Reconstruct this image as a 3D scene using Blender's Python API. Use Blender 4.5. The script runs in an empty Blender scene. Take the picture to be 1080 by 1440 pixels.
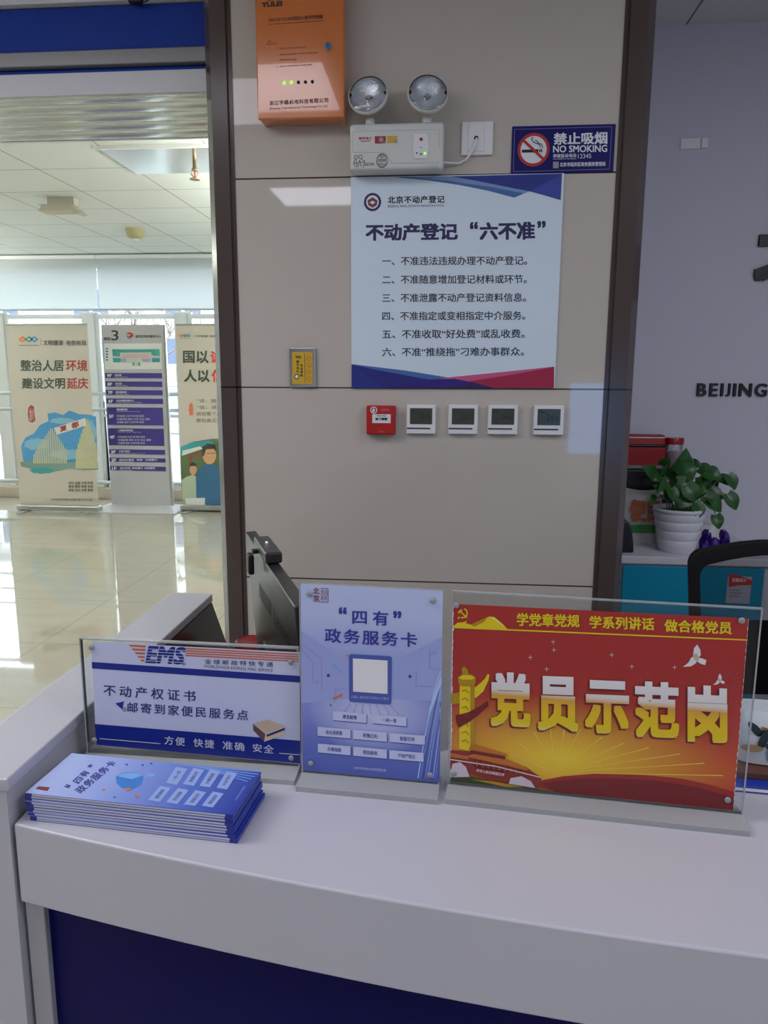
import bpy, bmesh, math, random
from mathutils import Vector, Matrix

random.seed(7)
SC = bpy.context.scene
COL = SC.collection

# ------------------------------------------------------------------ camera, world, exposure
HC = 1.46                                   # lens height above the floor
F = 1050.0                                  # focal length for a 1080 x 1440 frame
PITCH = math.atan(F / 5850.0)
ROLL = math.atan(29 / 5850.0)
YAW = math.radians(5.05)


def cam_axes():
    fw = Vector((0, math.cos(PITCH), -math.sin(PITCH)))
    r = Vector((1, 0, 0))
    u = r.cross(fw)
    r2 = r * math.cos(ROLL) + u * math.sin(ROLL)
    u2 = u * math.cos(ROLL) - r * math.sin(ROLL)
    m = Matrix.Rotation(YAW, 3, 'Z')
    return m @ r2, m @ u2, m @ fw


CR, CU, CF = cam_axes()
EYE = Vector((0, 0, HC))
cam = bpy.data.cameras.new('camera')
cam.sensor_fit = 'VERTICAL'
cam.sensor_height = 36
cam.sensor_width = 27
cam.lens = F / 1440 * 36
cam.clip_start = 0.05
cam.clip_end = 200
co = bpy.data.objects.new('camera', cam)
COL.objects.link(co)
co.matrix_world = Matrix(((CR.x, CU.x, -CF.x, 0), (CR.y, CU.y, -CF.y, 0), (CR.z, CU.z, -CF.z, HC), (0, 0, 0, 1)))
SC.camera = co

SC.view_settings.view_transform = 'Standard'
SC.view_settings.look = 'None'
SC.view_settings.gamma = 1
SC.view_settings.use_curve_mapping = False
SC.view_settings.exposure = 0.0

WORLD_STRENGTH = 9.5
HALL_FILL = 4.2  # strength of the ceiling lamps added to the hall as fill
HALL_UP_FILL = 78.0  # strength of the added uplights for the hall ceiling
LOBBY_LAMP_A = 8.0
LOBBY_LAMP_B = 4.0
LOBBY_FILL = 4.5  # strength of the two fill lamps added behind the camera
SIDE_FILL = 9.0  # strength of the fill lamps added left and right of the counter
DESK_FILL = 7.0  # strength of the fill lamp added over the staff side

w = bpy.data.worlds.new('World')
SC.world = w
w.use_nodes = True
bg = w.node_tree.nodes['Background']
bg.inputs[0].default_value = (0.86, 0.93, 1.0, 1)
bg.inputs[1].default_value = WORLD_STRENGTH
SC.cycles.use_denoising = True
SC.cycles.max_bounces = 10
SC.cycles.transparent_max_bounces = 16
SC.cycles.caustics_reflective = False
SC.cycles.caustics_refractive = False
SC.cycles.sample_clamp_indirect = 6

# ------------------------------------------------------------------ helpers


def ray(px, py):
    return CR * ((px - 540) / F) - CU * ((py - 720) / F) + CF


def onY(px, py, y):
    d = ray(px, py)
    return EYE + d * (y / d.y)


def onZ(px, py, z):
    d = ray(px, py)
    return EYE + d * ((z - HC) / d.z)


class Fr:
    """a flat sheet in the room: origin, in-plane axes u (right) and v (up), n towards the room"""

    def __init__(s, o, u, v, crop=(1, 0, 0)):
        s.o, s.u, s.v = Vector(o), Vector(u).normalized(), Vector(v).normalized()
        s.n = s.u.cross(s.v).normalized()
        s.c = crop

    def crop(s, k, ox, oy):
        s.c = (k, ox, oy)
        return s

    def uv(s, x, y, off=0.0):
        px, py = x / s.c[0] + s.c[1], y / s.c[0] + s.c[2]
        d = ray(px, py)
        p = s.o + s.n * off
        t = (p - EYE).dot(s.n) / d.dot(s.n)
        h = EYE + d * t - s.o
        return h.dot(s.u), h.dot(s.v)

    def pt(s, uv, off=0.0):                  # local point of a child whose parent sits at o with axes u, v
        return Vector((uv[0], -off, uv[1]))


def standing(x, y, z, ang):
    return Fr((x, y, z), (math.cos(ang), math.sin(ang), 0), (0, 0, 1))


MATS = {}


def srgb(c):
    return tuple((v / 255 / 12.92 if v / 255 <= 0.04045 else ((v / 255 + 0.055) / 1.055) ** 2.4) for v in c)


def mat(name, rgb=(200, 200, 200), rough=0.5, metal=0.0, spec=0.5, emit=None, estr=0.0, bump=0.0, bscale=60.0, var=0.0, coat=0.0, lin=None):
    if name in MATS:
        return MATS[name]
    m = bpy.data.materials.new(name)
    m.use_nodes = True
    nt = m.node_tree
    b = nt.nodes['Principled BSDF']
    col = lin or srgb(rgb)
    b.inputs['Base Color'].default_value = (*col, 1)
    b.inputs['Roughness'].default_value = rough
    b.inputs['Metallic'].default_value = metal
    b.inputs['Specular IOR Level'].default_value = spec
    b.inputs['Coat Weight'].default_value = coat
    if emit:
        b.inputs['Emission Color'].default_value = (*srgb(emit), 1)
        b.inputs['Emission Strength'].default_value = estr
    tc = nz = None
    if bump or var:
        tc = nt.nodes.new('ShaderNodeTexCoord')
        nz = nt.nodes.new('ShaderNodeTexNoise')
        nz.inputs['Scale'].default_value = bscale
        nz.inputs['Detail'].default_value = 5
        nt.links.new(tc.outputs['Object'], nz.inputs['Vector'])
    if bump:
        bp = nt.nodes.new('ShaderNodeBump')
        bp.inputs['Strength'].default_value = bump
        bp.inputs['Distance'].default_value = 0.002
        nt.links.new(nz.outputs['Fac'], bp.inputs['Height'])
        nt.links.new(bp.outputs['Normal'], b.inputs['Normal'])
    if var:
        mx = nt.nodes.new('ShaderNodeMix')
        mx.data_type = 'RGBA'
        mx.inputs[6].default_value = (*[c * (1 - var) for c in col], 1)
        mx.inputs[7].default_value = (*[min(1, c * (1 + var)) for c in col], 1)
        nt.links.new(nz.outputs['Fac'], mx.inputs[0])
        nt.links.new(mx.outputs[2], b.inputs['Base Color'])
    MATS[name] = m
    return m


def clear_mat(name, tint=(0.93, 0.96, 0.97), gloss=0.08, white=0.0, rough=0.02):
    """thin acrylic or glass sheet: lets light straight through with a little reflection"""
    if name in MATS:
        return MATS[name]
    m = bpy.data.materials.new(name)
    m.use_nodes = True
    nt = m.node_tree
    nt.nodes.clear()
    out = nt.nodes.new('ShaderNodeOutputMaterial')
    tr = nt.nodes.new('ShaderNodeBsdfTransparent')
    tr.inputs[0].default_value = (*tint, 1)
    gl = nt.nodes.new('ShaderNodeBsdfGlossy')
    gl.inputs['Roughness'].default_value = rough
    fr = nt.nodes.new('ShaderNodeFresnel')
    fr.inputs[0].default_value = 1.45
    mu = nt.nodes.new('ShaderNodeMath')
    mu.operation = 'MULTIPLY'
    mu.inputs[1].default_value = gloss * 12
    mu.use_clamp = True
    nt.links.new(fr.outputs[0], mu.inputs[0])
    mx = nt.nodes.new('ShaderNodeMixShader')
    nt.links.new(mu.outputs[0], mx.inputs[0])
    nt.links.new(tr.outputs[0], mx.inputs[1])
    nt.links.new(gl.outputs[0], mx.inputs[2])
    last = mx
    if white:
        df = nt.nodes.new('ShaderNodeBsdfDiffuse')
        df.inputs[0].default_value = (0.8, 0.82, 0.82, 1)
        m2 = nt.nodes.new('ShaderNodeMixShader')
        m2.inputs[0].default_value = white
        nt.links.new(mx.outputs[0], m2.inputs[1])
        nt.links.new(df.outputs[0], m2.inputs[2])
        last = m2
    nt.links.new(last.outputs[0], out.inputs[0])
    MATS[name] = m
    return m


def ramp_mat(name, coord, axis, stops, rough=0.45, spec=0.5, glow=None, coat=0.0):
    """printed colour gradient; coord 'UV' or 'Generated'. glow = (u, v, su, sv, rgb, power)"""
    if name in MATS:
        return MATS[name]
    m = bpy.data.materials.new(name)
    m.use_nodes = True
    nt = m.node_tree
    b = nt.nodes['Principled BSDF']
    b.inputs['Roughness'].default_value = rough
    b.inputs['Specular IOR Level'].default_value = spec
    b.inputs['Coat Weight'].default_value = coat
    tc = nt.nodes.new('ShaderNodeTexCoord')
    sx = nt.nodes.new('ShaderNodeSeparateXYZ')
    nt.links.new(tc.outputs[coord], sx.inputs[0])
    rp = nt.nodes.new('ShaderNodeValToRGB')
    el = rp.color_ramp.elements
    while len(el) < len(stops):
        el.new(0.5)
    for e, (p, c) in zip(el, stops):
        e.position = p
        e.color = (*srgb(c), 1)
    nt.links.new(sx.outputs[axis], rp.inputs[0])
    last = rp.outputs[0]
    if glow:
        gu, gv, su, sv, rgb, pw = glow
        mp = nt.nodes.new('ShaderNodeMapping')
        mp.inputs['Location'].default_value = (-gu / su, -gv / sv, 0)
        mp.inputs['Scale'].default_value = (1 / su, 1 / sv, 0)
        nt.links.new(tc.outputs['UV'], mp.inputs[0])
        ln = nt.nodes.new('ShaderNodeVectorMath')
        ln.operation = 'LENGTH'
        nt.links.new(mp.outputs[0], ln.inputs[0])
        iv = nt.nodes.new('ShaderNodeMath')
        iv.operation = 'SUBTRACT'
        iv.inputs[0].default_value = 1
        iv.use_clamp = True
        nt.links.new(ln.outputs['Value'], iv.inputs[1])
        pwn = nt.nodes.new('ShaderNodeMath')
        pwn.operation = 'POWER'
        pwn.inputs[1].default_value = pw
        nt.links.new(iv.outputs[0], pwn.inputs[0])
        mx = nt.nodes.new('ShaderNodeMix')
        mx.data_type = 'RGBA'
        mx.inputs[7].default_value = (*srgb(rgb), 1)
        nt.links.new(pwn.outputs[0], mx.inputs[0])
        nt.links.new(last, mx.inputs[6])
        last = mx.outputs[2]
    nt.links.new(last, b.inputs['Base Color'])
    MATS[name] = m
    return m


class MB:
    """collects shapes into ONE mesh object"""

    def __init__(s):
        s.v, s.f, s.mi, s.sm, s.uvs, s.mats = [], [], [], [], [], []

    def _m(s, m):
        if m not in s.mats:
            s.mats.append(m)
        return s.mats.index(m)

    def face(s, pts, m, smooth=False, uv=None):
        i = len(s.v)
        s.v += [Vector(p) for p in pts]
        s.f.append(list(range(i, i + len(pts))))
        s.mi.append(s._m(m))
        s.sm.append(smooth)
        s.uvs.append(uv)

    def raw(s, verts, faces, m, smooth=False):
        i = len(s.v)
        s.v += [Vector(p) for p in verts]
        k = s._m(m)
        for f in faces:
            s.f.append([i + a for a in f])
            s.mi.append(k)
            s.sm.append(smooth)
            s.uvs.append(None)

    def box(s, x0, x1, y0, y1, z0, z1, m, front=None):
        vs = [(x0, y0, z0), (x1, y0, z0), (x1, y1, z0), (x0, y1, z0), (x0, y0, z1), (x1, y0, z1), (x1, y1, z1), (x0, y1, z1)]
        fs = [(0, 3, 2, 1), (4, 5, 6, 7), (1, 2, 6, 5), (2, 3, 7, 6), (3, 0, 4, 7)]
        s.raw(vs, fs, m)
        s.raw(vs, [(0, 1, 5, 4)], front or m)

    def prism(s, pts, axis, a, b, m, smooth=False):
        """pts: 2-D outline; extruded along axis ('x','y','z') from a to b"""
        def mk(p, t):
            return {'x': (t, p[0], p[1]), 'y': (p[0], t, p[1]), 'z': (p[0], p[1], t)}[axis]
        n = len(pts)
        vs = [mk(p, a) for p in pts] + [mk(p, b) for p in pts]
        s.raw(vs, [(i, (i + 1) % n, n + (i + 1) % n, n + i) for i in range(n)], m, smooth)
        s.raw(vs, [tuple(range(n)), tuple(range(2 * n - 1, n - 1, -1))], m)

    def lathe(s, prof, m, c=(0, 0, 0), axis='z', n=32, smooth=True, cap=True):
        vs, fs = [], []
        for r, h in prof:
            for k in range(n):
                a = 2 * math.pi * k / n
                x, y = r * math.cos(a), r * math.sin(a)
                p = (x, y, h) if axis == 'z' else ((x, h, y) if axis == 'y' else (h, x, y))
                vs.append((c[0] + p[0], c[1] + p[1], c[2] + p[2]))
        for j in range(len(prof) - 1):
            for k in range(n):
                fs.append((j * n + k, j * n + (k + 1) % n, (j + 1) * n + (k + 1) % n, (j + 1) * n + k))
        s.raw(vs, fs, m, smooth)
        if cap:
            s.raw(vs, [tuple(range(n - 1, -1, -1)), tuple(range((len(prof) - 1) * n, len(prof) * n))], m)

    def tube(s, path, r, m, n=10):
        path = [Vector(p) for p in path]
        rings, up = [], None
        for i, p in enumerate(path):
            t = (path[min(i + 1, len(path) - 1)] - path[max(i - 1, 0)]).normalized()
            if up is None:
                up = t.cross(Vector((0.3, 0.5, 0.81))).normalized()
            a = (up - t * up.dot(t)).normalized()
            up = a
            b = t.cross(a)
            rr = r[i] if isinstance(r, (list, tuple)) else r
            rings.append([p + (a * math.cos(2 * math.pi * k / n) + b * math.sin(2 * math.pi * k / n)) * rr for k in range(n)])
        vs = [q for ring in rings for q in ring]
        fs = []
        for i in range(len(path) - 1):
            for k in range(n):
                fs.append((i * n + k, i * n + (k + 1) % n, (i + 1) * n + (k + 1) % n, (i + 1) * n + k))
        s.raw(vs, fs, m, True)
        s.raw(vs, [tuple(range(n - 1, -1, -1)), tuple(range((len(path) - 1) * n, len(path) * n))], m)

    def grid(s, fn, nu, nv, m, smooth=True, closed_u=False):
        vs = [fn(i / nu, j / nv) for j in range(nv + 1) for i in range(nu + (0 if closed_u else 1))]
        wd = nu if closed_u else nu + 1
        fs = [(j * wd + i, j * wd + (i + 1) % wd, (j + 1) * wd + (i + 1) % wd, (j + 1) * wd + i) for j in range(nv) for i in range(nu)]
        s.raw(vs, fs, m, smooth)

    # --- print on a sheet -------------------------------------------------
    def sheet(s, fr, pts, m, off, uv=None):
        s.face([fr.pt(fr.uv(x, y, off), off) for x, y in pts], m, uv=uv)

    def disc(s, fr, cx, cy, r, m, off, r_in=0.0, n=36, ky=1.0):
        c = fr.uv(cx, cy, off)
        e = fr.uv(cx + r, cy, off)
        ru = abs(e[0] - c[0])
        ri = ru * r_in / r
        for k in range(n):
            a, b = 2 * math.pi * k / n, 2 * math.pi * (k + 1) / n
            P = [(c[0] + q * math.cos(t), c[1] + q * ky * math.sin(t)) for q, t in ((ri, a), (ru, a), (ru, b), (ri, b))]
            if ri == 0:
                P = [P[0], P[1], P[2]]
            s.face([fr.pt(p, off) for p in P], m)

    def stroke(s, fr, pts, wd, m, off):
        """a drawn line of width wd (crop pixels)"""
        for (x0, y0), (x1, y1) in zip(pts[:-1], pts[1:]):
            L = math.hypot(x1 - x0, y1 - y0) or 1
            nx, ny = -(y1 - y0) / L * wd / 2, (x1 - x0) / L * wd / 2
            s.sheet(fr, [(x0 + nx, y0 + ny), (x0 - nx, y0 - ny), (x1 - nx, y1 - ny), (x1 + nx, y1 + ny)], m, off)

    def text(s, fr, body, q, m, off, bold=0.0, sp=1.0, shear=0.0, quad=None):
        """lettering fitted into the box q = (x0, top0, bottom0, x1, top1, bottom1), or into quad TL, TR, BR, BL"""
        vs, fs, bb = glyphs(body, bold, sp, shear)
        if quad is None:
            x0, t0, b0, x1, t1, b1 = q
            quad = [(x0, t0), (x1, t1), (x1, b1), (x0, b0)]
        TL, TR, BR, BL = [Vector(fr.uv(x, y, off)) for x, y in quad]
        out = []
        for x, y, ly in vs:
            a = (x - bb[0]) / (bb[1] - bb[0])
            c = (y - bb[2]) / (bb[3] - bb[2])
            p = (BL * (1 - a) + BR * a) * (1 - c) + (TL * (1 - a) + TR * a) * c
            out.append(fr.pt(p, off + ly * 1.5e-5))
        s.raw(out, fs, m)

    def build(s, name, parent=None, bevel=0.0, loc=None, seg=2, sub=0, weld=False):
        me = bpy.data.meshes.new(name)
        me.from_pydata([tuple(p) for p in s.v], [], s.f)
        for m in s.mats:
            me.materials.append(m)
        for p, k, sm in zip(me.polygons, s.mi, s.sm):
            p.material_index = k
            p.use_smooth = sm
        if any(u for u in s.uvs):
            ul = me.uv_layers.new(name='UVMap')
            for p, u in zip(me.polygons, s.uvs):
                if u:
                    for li, c in zip(p.loop_indices, u):
                        ul.data[li].uv = c
        if weld or bevel:
            bm = bmesh.new()
            bm.from_mesh(me)
            bmesh.ops.remove_doubles(bm, verts=bm.verts, dist=1e-5)
            bmesh.ops.recalc_face_normals(bm, faces=bm.faces)
            bm.to_mesh(me)
            bm.free()
        me.update()
        o = bpy.data.objects.new(name, me)
        COL.objects.link(o)
        if parent:
            o.parent = parent
        if loc:
            o.location = loc
        if bevel:
            md = o.modifiers.new('bevel', 'BEVEL')
            md.width = bevel
            md.segments = seg
            md.limit_method = 'ANGLE'
            md.angle_limit = math.radians(40)
            for p in me.polygons:
                p.use_smooth = True
            wn = o.modifiers.new('normals', 'WEIGHTED_NORMAL')
            wn.keep_sharp = True
        if sub:
            md = o.modifiers.new('sub', 'SUBSURF')
            md.levels = md.render_levels = sub
        return o


_G = {}


def glyphs(body, bold=0.0, sp=1.0, shear=0.0):
    key = (body, bold, sp, shear)
    if key not in _G:
        c = bpy.data.curves.new('glyphs', 'FONT')
        c.body = body
        c.space_character = sp
        c.shear = shear
        c.resolution_u = 3
        o = bpy.data.objects.new('glyphs', c)
        COL.objects.link(o)
        dg = bpy.context.evaluated_depsgraph_get()
        dg.update()
        me = bpy.data.meshes.new_from_object(o.evaluated_get(dg))
        vs = [(v.co.x, v.co.y, 0) for v in me.vertices]
        fs = [tuple(p.vertices) for p in me.polygons]
        if bold:
            n0, v0, f0 = len(vs), list(vs), list(fs)
            for k, (sx, sy) in enumerate(((-1, -1), (0, -1), (1, -1), (1, 0), (1, 1), (0, 1), (-1, 1), (-1, 0))):
                dx, dy = bold * sx, bold * sy * 0.8
                vs += [(x + dx, y + dy, k + 1) for x, y, _ in v0]
                fs += [tuple(i + n0 * (k + 1) for i in f) for f in f0]
        bb = (min(v[0] for v in vs), max(v[0] for v in vs), min(v[1] for v in vs), max(v[1] for v in vs))
        bpy.data.objects.remove(o)
        bpy.data.curves.remove(c)
        bpy.data.meshes.remove(me)
        _G[key] = (vs, fs, bb)
    return _G[key]


def tag(o, label=None, cat=None, group=None, kind=None):
    for k, v in (('label', label), ('category', cat), ('group', group), ('kind', kind)):
        if v:
            o[k] = v
    return o


def thing(name, label, cat, loc=(0, 0, 0), rot=0.0, group=None):
    o = bpy.data.objects.new(name, None)
    o.empty_display_size = 0.05
    COL.objects.link(o)
    o.location = loc
    o.rotation_euler = (0, 0, rot)
    return tag(o, label, cat, group)


def struct(o):
    o['kind'] = 'structure'
    return o


def copy_tree(o, parent=None):
    c = o.copy()
    COL.objects.link(c)
    if parent:
        c.parent = parent
    for ch in [x for x in SC.objects if x.parent == o]:
        copy_tree(ch, c)
    return c


# ------------------------------------------------------------------ room shell
def tile_mat(name, rgb, sx, sy, ox, oy, joint, jw, rough, spec, axes='xy', vein=0.0, veinscale=3.0, jbump=0.3):
    """flat tiles with thin joints, laid out in room coordinates"""
    m = bpy.data.materials.new(name)
    m.use_nodes = True
    nt = m.node_tree
    b = nt.nodes['Principled BSDF']
    b.inputs['Roughness'].default_value = rough
    b.inputs['Specular IOR Level'].default_value = spec
    g = nt.nodes.new('ShaderNodeNewGeometry')
    sep = nt.nodes.new('ShaderNodeSeparateXYZ')
    nt.links.new(g.outputs['Position'], sep.inputs[0])

    def line(out, size, offs):
        a = nt.nodes.new('ShaderNodeMath'); a.operation = 'SUBTRACT'; a.inputs[1].default_value = offs
        nt.links.new(sep.outputs[out], a.inputs[0])
        d = nt.nodes.new('ShaderNodeMath'); d.operation = 'PINGPONG'; d.inputs[1].default_value = size / 2
        nt.links.new(a.outputs[0], d.inputs[0])
        l = nt.nodes.new('ShaderNodeMath'); l.operation = 'LESS_THAN'; l.inputs[1].default_value = jw / 2
        nt.links.new(d.outputs[0], l.inputs[0])
        return l.outputs[0]
    outs = []
    for ax, size, offs in ((axes[0].upper(), sx, ox), (axes[1].upper(), sy, oy)):
        if size:
            outs.append(line(ax, size, offs))
    mxm = outs[0]
    if len(outs) == 2:
        mm = nt.nodes.new('ShaderNodeMath'); mm.operation = 'MAXIMUM'
        nt.links.new(outs[0], mm.inputs[0]); nt.links.new(outs[1], mm.inputs[1])
        mxm = mm.outputs[0]
    base = srgb(rgb)
    mix = nt.nodes.new('ShaderNodeMix'); mix.data_type = 'RGBA'
    mix.inputs[6].default_value = (*base, 1)
    mix.inputs[7].default_value = (*srgb(joint), 1)
    nt.links.new(mxm, mix.inputs[0])
    if vein:
        mp = nt.nodes.new('ShaderNodeMapping')
        mp.inputs['Scale'].default_value = (1, 3.5, 1)
        nt.links.new(g.outputs['Position'], mp.inputs[0])
        nz = nt.nodes.new('ShaderNodeTexNoise')
        nz.inputs['Scale'].default_value = veinscale
        nz.inputs['Detail'].default_value = 8
        nz.inputs['Distortion'].default_value = 1.2
        nt.links.new(mp.outputs[0], nz.inputs['Vector'])
        m2 = nt.nodes.new('ShaderNodeMix'); m2.data_type = 'RGBA'
        m2.inputs[6].default_value = (*[c * (1 - vein) for c in base], 1)
        m2.inputs[7].default_value = (*[min(1, c * (1 + vein)) for c in base], 1)
        nt.links.new(nz.outputs['Fac'], m2.inputs[0])
        nt.links.new(m2.outputs[2], mix.inputs[6])
    nt.links.new(mix.outputs[2], b.inputs['Base Color'])
    if jbump:
        bp = nt.nodes.new('ShaderNodeBump'); bp.invert = True
        bp.inputs['Strength'].default_value = jbump; bp.inputs['Distance'].default_value = 0.002
        nt.links.new(mxm, bp.inputs['Height']); nt.links.new(bp.outputs['Normal'], b.inputs['Normal'])
    MATS[name] = m
    return m


YW = 2.273                 # face of the tiled pillar wall
JZ = 1.43                  # its middle joint
CEIL = 2.763               # lobby ceiling
HCEIL = 2.845              # hall ceiling
YWIN = 8.72                # window wall of the hall
YBACK = 3.15               # white wall behind the desk

m_floor = tile_mat('marble floor tile', (178, 172, 158), 0.85, 0.8, -2.24, 5.37, (146, 138, 122), 0.005, 0.04, 0.85, vein=0.10, veinscale=2.0, jbump=0)
m_hceil = tile_mat('hall ceiling board', (230, 236, 232), 0.66, 0.6, -2.17, 4.58, (150, 150, 142), 0.009, 0.6, 0.3)
m_lceil = tile_mat('lobby ceiling board', (214, 214, 216), 1.2, 1.2, 0.845, -0.2, (120, 118, 112), 0.008, 0.7, 0.3)
m_pillar = tile_mat('beige wall tile', (194, 187, 176), 0, 0.6, 0, JZ, (70, 62, 52), 0.0045, 0.03, 0.5, axes='xz', vein=0.03, veinscale=6)
m_brown = tile_mat('dark brown frame stone', (80, 69, 64), 0, 2.4, 0, JZ, (20, 16, 14), 0.005, 0.2, 0.35, axes='xz')
m_wwall = mat('cool white wall paint', (208, 208, 218), 0.75, spec=0.25, bump=0.06, bscale=90)
m_wall = mat('plain white wall paint', (214, 214, 210), 0.8, spec=0.25)
m_white = mat('white plastic', (225, 226, 226), 0.35)
m_frame = mat('white window frame', (226, 228, 226), 0.4)

mb = MB(); mb.box(-8.2, 3.2, -5.5, YWIN + 0.3, -0.1, 0, m_floor); struct(mb.build('floor'))
mb = MB(); mb.box(-8.2, 0.8, 2.75, YWIN + 0.3, HCEIL, HCEIL + 0.1, m_hceil); struct(mb.build('ceiling_hall'))
mb = MB(); mb.box(-8.2, 3.2, -5.5, 2.55, CEIL, CEIL + 0.1, m_lceil); mb.box(0.55, 3.2, 2.55, YBACK + 0.2, CEIL, CEIL + 0.1, m_lceil); struct(mb.build('ceiling'))
mb = MB(); mb.box(-0.642, 0.446, YW, 2.72, 0, 2.76, m_pillar); struct(mb.build('wall_front'))
# dark stone frames with a chamfered outer corner and a thin inner recess
for k, sgn in ((1, -1), (2, 1)):
    x_in, x_out = (-0.642, -0.729) if sgn < 0 else (0.446, 0.535)
    prof = [(x_out, YW + 0.03), (x_out - sgn * 0.027, YW - 0.012), (x_in + sgn * 0.014, YW - 0.012), (x_in + sgn * 0.012, YW - 0.002), (x_in, YW - 0.002), (x_in, YW + 0.4), (x_out, YW + 0.4)]
    mb = MB(); mb.prism(prof, 'z', 0, 2.76, m_brown)
    struct(mb.build('trim_%d' % k, weld=True))
mb = MB(); mb.box(0.53, 3.2, YBACK, YBACK + 0.15, 0, CEIL, m_wwall); struct(mb.build('wall_back'))
mb = MB(); mb.box(0.45, 0.55, 2.72, YWIN, 0, HCEIL, m_wall); struct(mb.build('wall_hall_right'))
mb = MB(); mb.box(3.1, 3.2, -5.5, YBACK, 0, CEIL, m_wwall); struct(mb.build('wall_right'))
mb = MB(); mb.box(-8.2, -8.1, -5.5, YWIN, 0, HCEIL, m_wall); struct(mb.build('wall_left'))
mb = MB(); mb.box(-8.1, 3.1, -5.5, -5.4, 0, CEIL, m_wall); struct(mb.build('wall_rear'))

# ---- the hall's window wall: kerb, mullions, frames, panes
m_glass = clear_mat('window glass', (0.94, 0.97, 0.97), 0.06)
kx = [-6.9 + 0.0 * i for i in range(0)]
pitch = onY(260, 500, YWIN).x - onY(131, 500, YWIN).x
x0 = onY(131, 500, YWIN).x
cols = [x0 + pitch * i for i in range(-3, 5)]
m_kerb = mat('beige stone kerb', (196, 184, 164), 0.4)
mb = MB(); mb.box(-8.1, 0.45, YWIN - 0.12, YWIN + 0.1, 0, 0.13, m_kerb); struct(mb.build('trim_3', bevel=0.006))
mb = MB(); mb.box(-8.1, 0.45, YWIN - 0.02, YWIN + 0.2, 2.74, HCEIL, m_wall); struct(mb.build('wall_hall_front'))
mb = MB(); mb.box(-8.1, cols[0] - pitch * 0.5, YWIN - 0.02, YWIN + 0.2, 0.13, 2.74, m_wall); mb.box(cols[-1] + 0.06, 0.45, YWIN - 0.02, YWIN + 0.2, 0.13, 2.74, m_wall); struct(mb.build('wall_hall_end'))
for i, cx in enumerate(cols):
    mb = MB(); mb.box(cx - 0.06, cx + 0.06, YWIN - 0.06, YWIN + 0.06, 0.13, 2.2, m_frame)
    struct(mb.build('trim_%d' % (10 + i), bevel=0.006))
    if i < len(cols) - 1:
        a, b = cx + 0.06, cols[i + 1] - 0.06
        mb = MB()
        for (p, q, r, t) in ((a, a + 0.045, 0.13, 2.2), (b - 0.045, b, 0.13, 2.2), (a + 0.045, b - 0.045, 0.13, 0.185), (a + 0.045, b - 0.045, 2.13, 2.18), (a - 0.06, b + 0.06, 2.70, 2.74), (a + 0.045, b - 0.045, 0.98, 1.02)):
            mb.box(p, q, YWIN - 0.025, YWIN + 0.025, r, t, m_frame)
        fo = struct(mb.build('window_%d' % (i + 1), bevel=0.004))
        mb = MB(); mb.box(a + 0.04, b - 0.04, YWIN - 0.004, YWIN + 0.004, 0.17, 2.14, m_glass); mb.box(a - 0.06, b + 0.06, YWIN - 0.004, YWIN + 0.004, 2.2, 2.71, m_glass)
        mb.build('pane', fo)

# ---- header over the opening to the hall
m_blue = mat('royal blue fascia', (14, 54, 146), 0.55, spec=0.2)
m_alu = mat('brushed aluminium', (168, 168, 166), 0.3, metal=0.85)
m_beam = mat('grey painted beam', (206, 206, 208), 0.5)
m_dark = mat('dark gap', (22, 22, 26), 0.6)
t = thing('fascia_panel', 'long blue fascia panel above the opening to the hall', 'fascia panel', (-4.4, 2.36, 2.4))
mb = MB(); mb.box(-3.7, 3.67, 0, 0.05, 0.02, 0.14, m_blue); mb.build('panel', t)
mb = MB(); mb.box(-3.7, 3.67, -0.012, 0.05, -0.022, 0.02, mat('dull aluminium', (120, 120, 120), 0.45, metal=0.6)); mb.build('edge_rail', t, bevel=0.003)
mb = MB(); mb.box(-3.7, 3.67, 0.012, 0.05, -0.05, -0.022, m_blue); mb.build('lower_lip', t, bevel=0.002)
mb = MB(); mb.box(-8.1, -0.73, 2.34, 2.5, 2.545, 2.575, m_lceil); mb.box(-8.1, -0.73, 2.36, 2.6, 2.575, HCEIL + 0.05, m_wall); struct(mb.build('wall_header'))
mb = MB(); mb.box(-8.1, -0.7, 2.37, 2.388, 2.304, 2.366, m_beam); mb.box(-8.1, -0.7, 2.41, 2.5, 2.38, 2.43, m_dark); struct(mb.build('trim_4'))  # the dark box stands in for the shade of the gap
m_slat = mat('bright metal strip', (220, 224, 222), 0.17, metal=0.9)
SZ = 2.45
t = thing('strip_soffit', 'bright ribbed metal strip soffit just beyond the grey beam of the hall opening', 'strip soffit', (-4.4, 2.58, SZ))
pf = []
for k in range(7):
    for j in range(8):
        a = j / 7
        pf.append((k * 0.1 + a * 0.094, -0.0028 * math.sin(math.pi * a)))
    pf.append((k * 0.1 + 0.097, 0.008))
pf += [(0.7, 0.03), (0.0, 0.03)]
mb = MB(); mb.prism(pf, 'x', -3.7, 3.69, m_slat, True); mb.build('strips', t)
mb = MB(); mb.box(-3.7, 3.69, 0.70, 0.72, 0.0, 0.40, m_frame); mb.build('edge_trim', t)
# small junction fixture at the head of the opening
p = onY(190, 4, 2.33)
t = thing('junction_fixture', 'small dark cable clip under the soffit above the blue fascia', 'fixture', (p.x, 2.335, 2.53))
mb = MB(); mb.box(-0.02, 0.02, -0.01, 0.01, 0.004, 0.016, m_dark); mb.build('clip_body', t, bevel=0.003)
mb = MB(); mb.tube([(0.02, 0, 0.01), (0.03, -0.005, 0.004), (0.04, 0, 0.012)], 0.002, m_dark); mb.build('wire_tail', t)

# ------------------------------------------------------------------ mirrored lamps of the lobby, added fill lamps of lobby and hall
m_lrim = mat('lamp rim', (230, 230, 230), 0.4)


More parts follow.
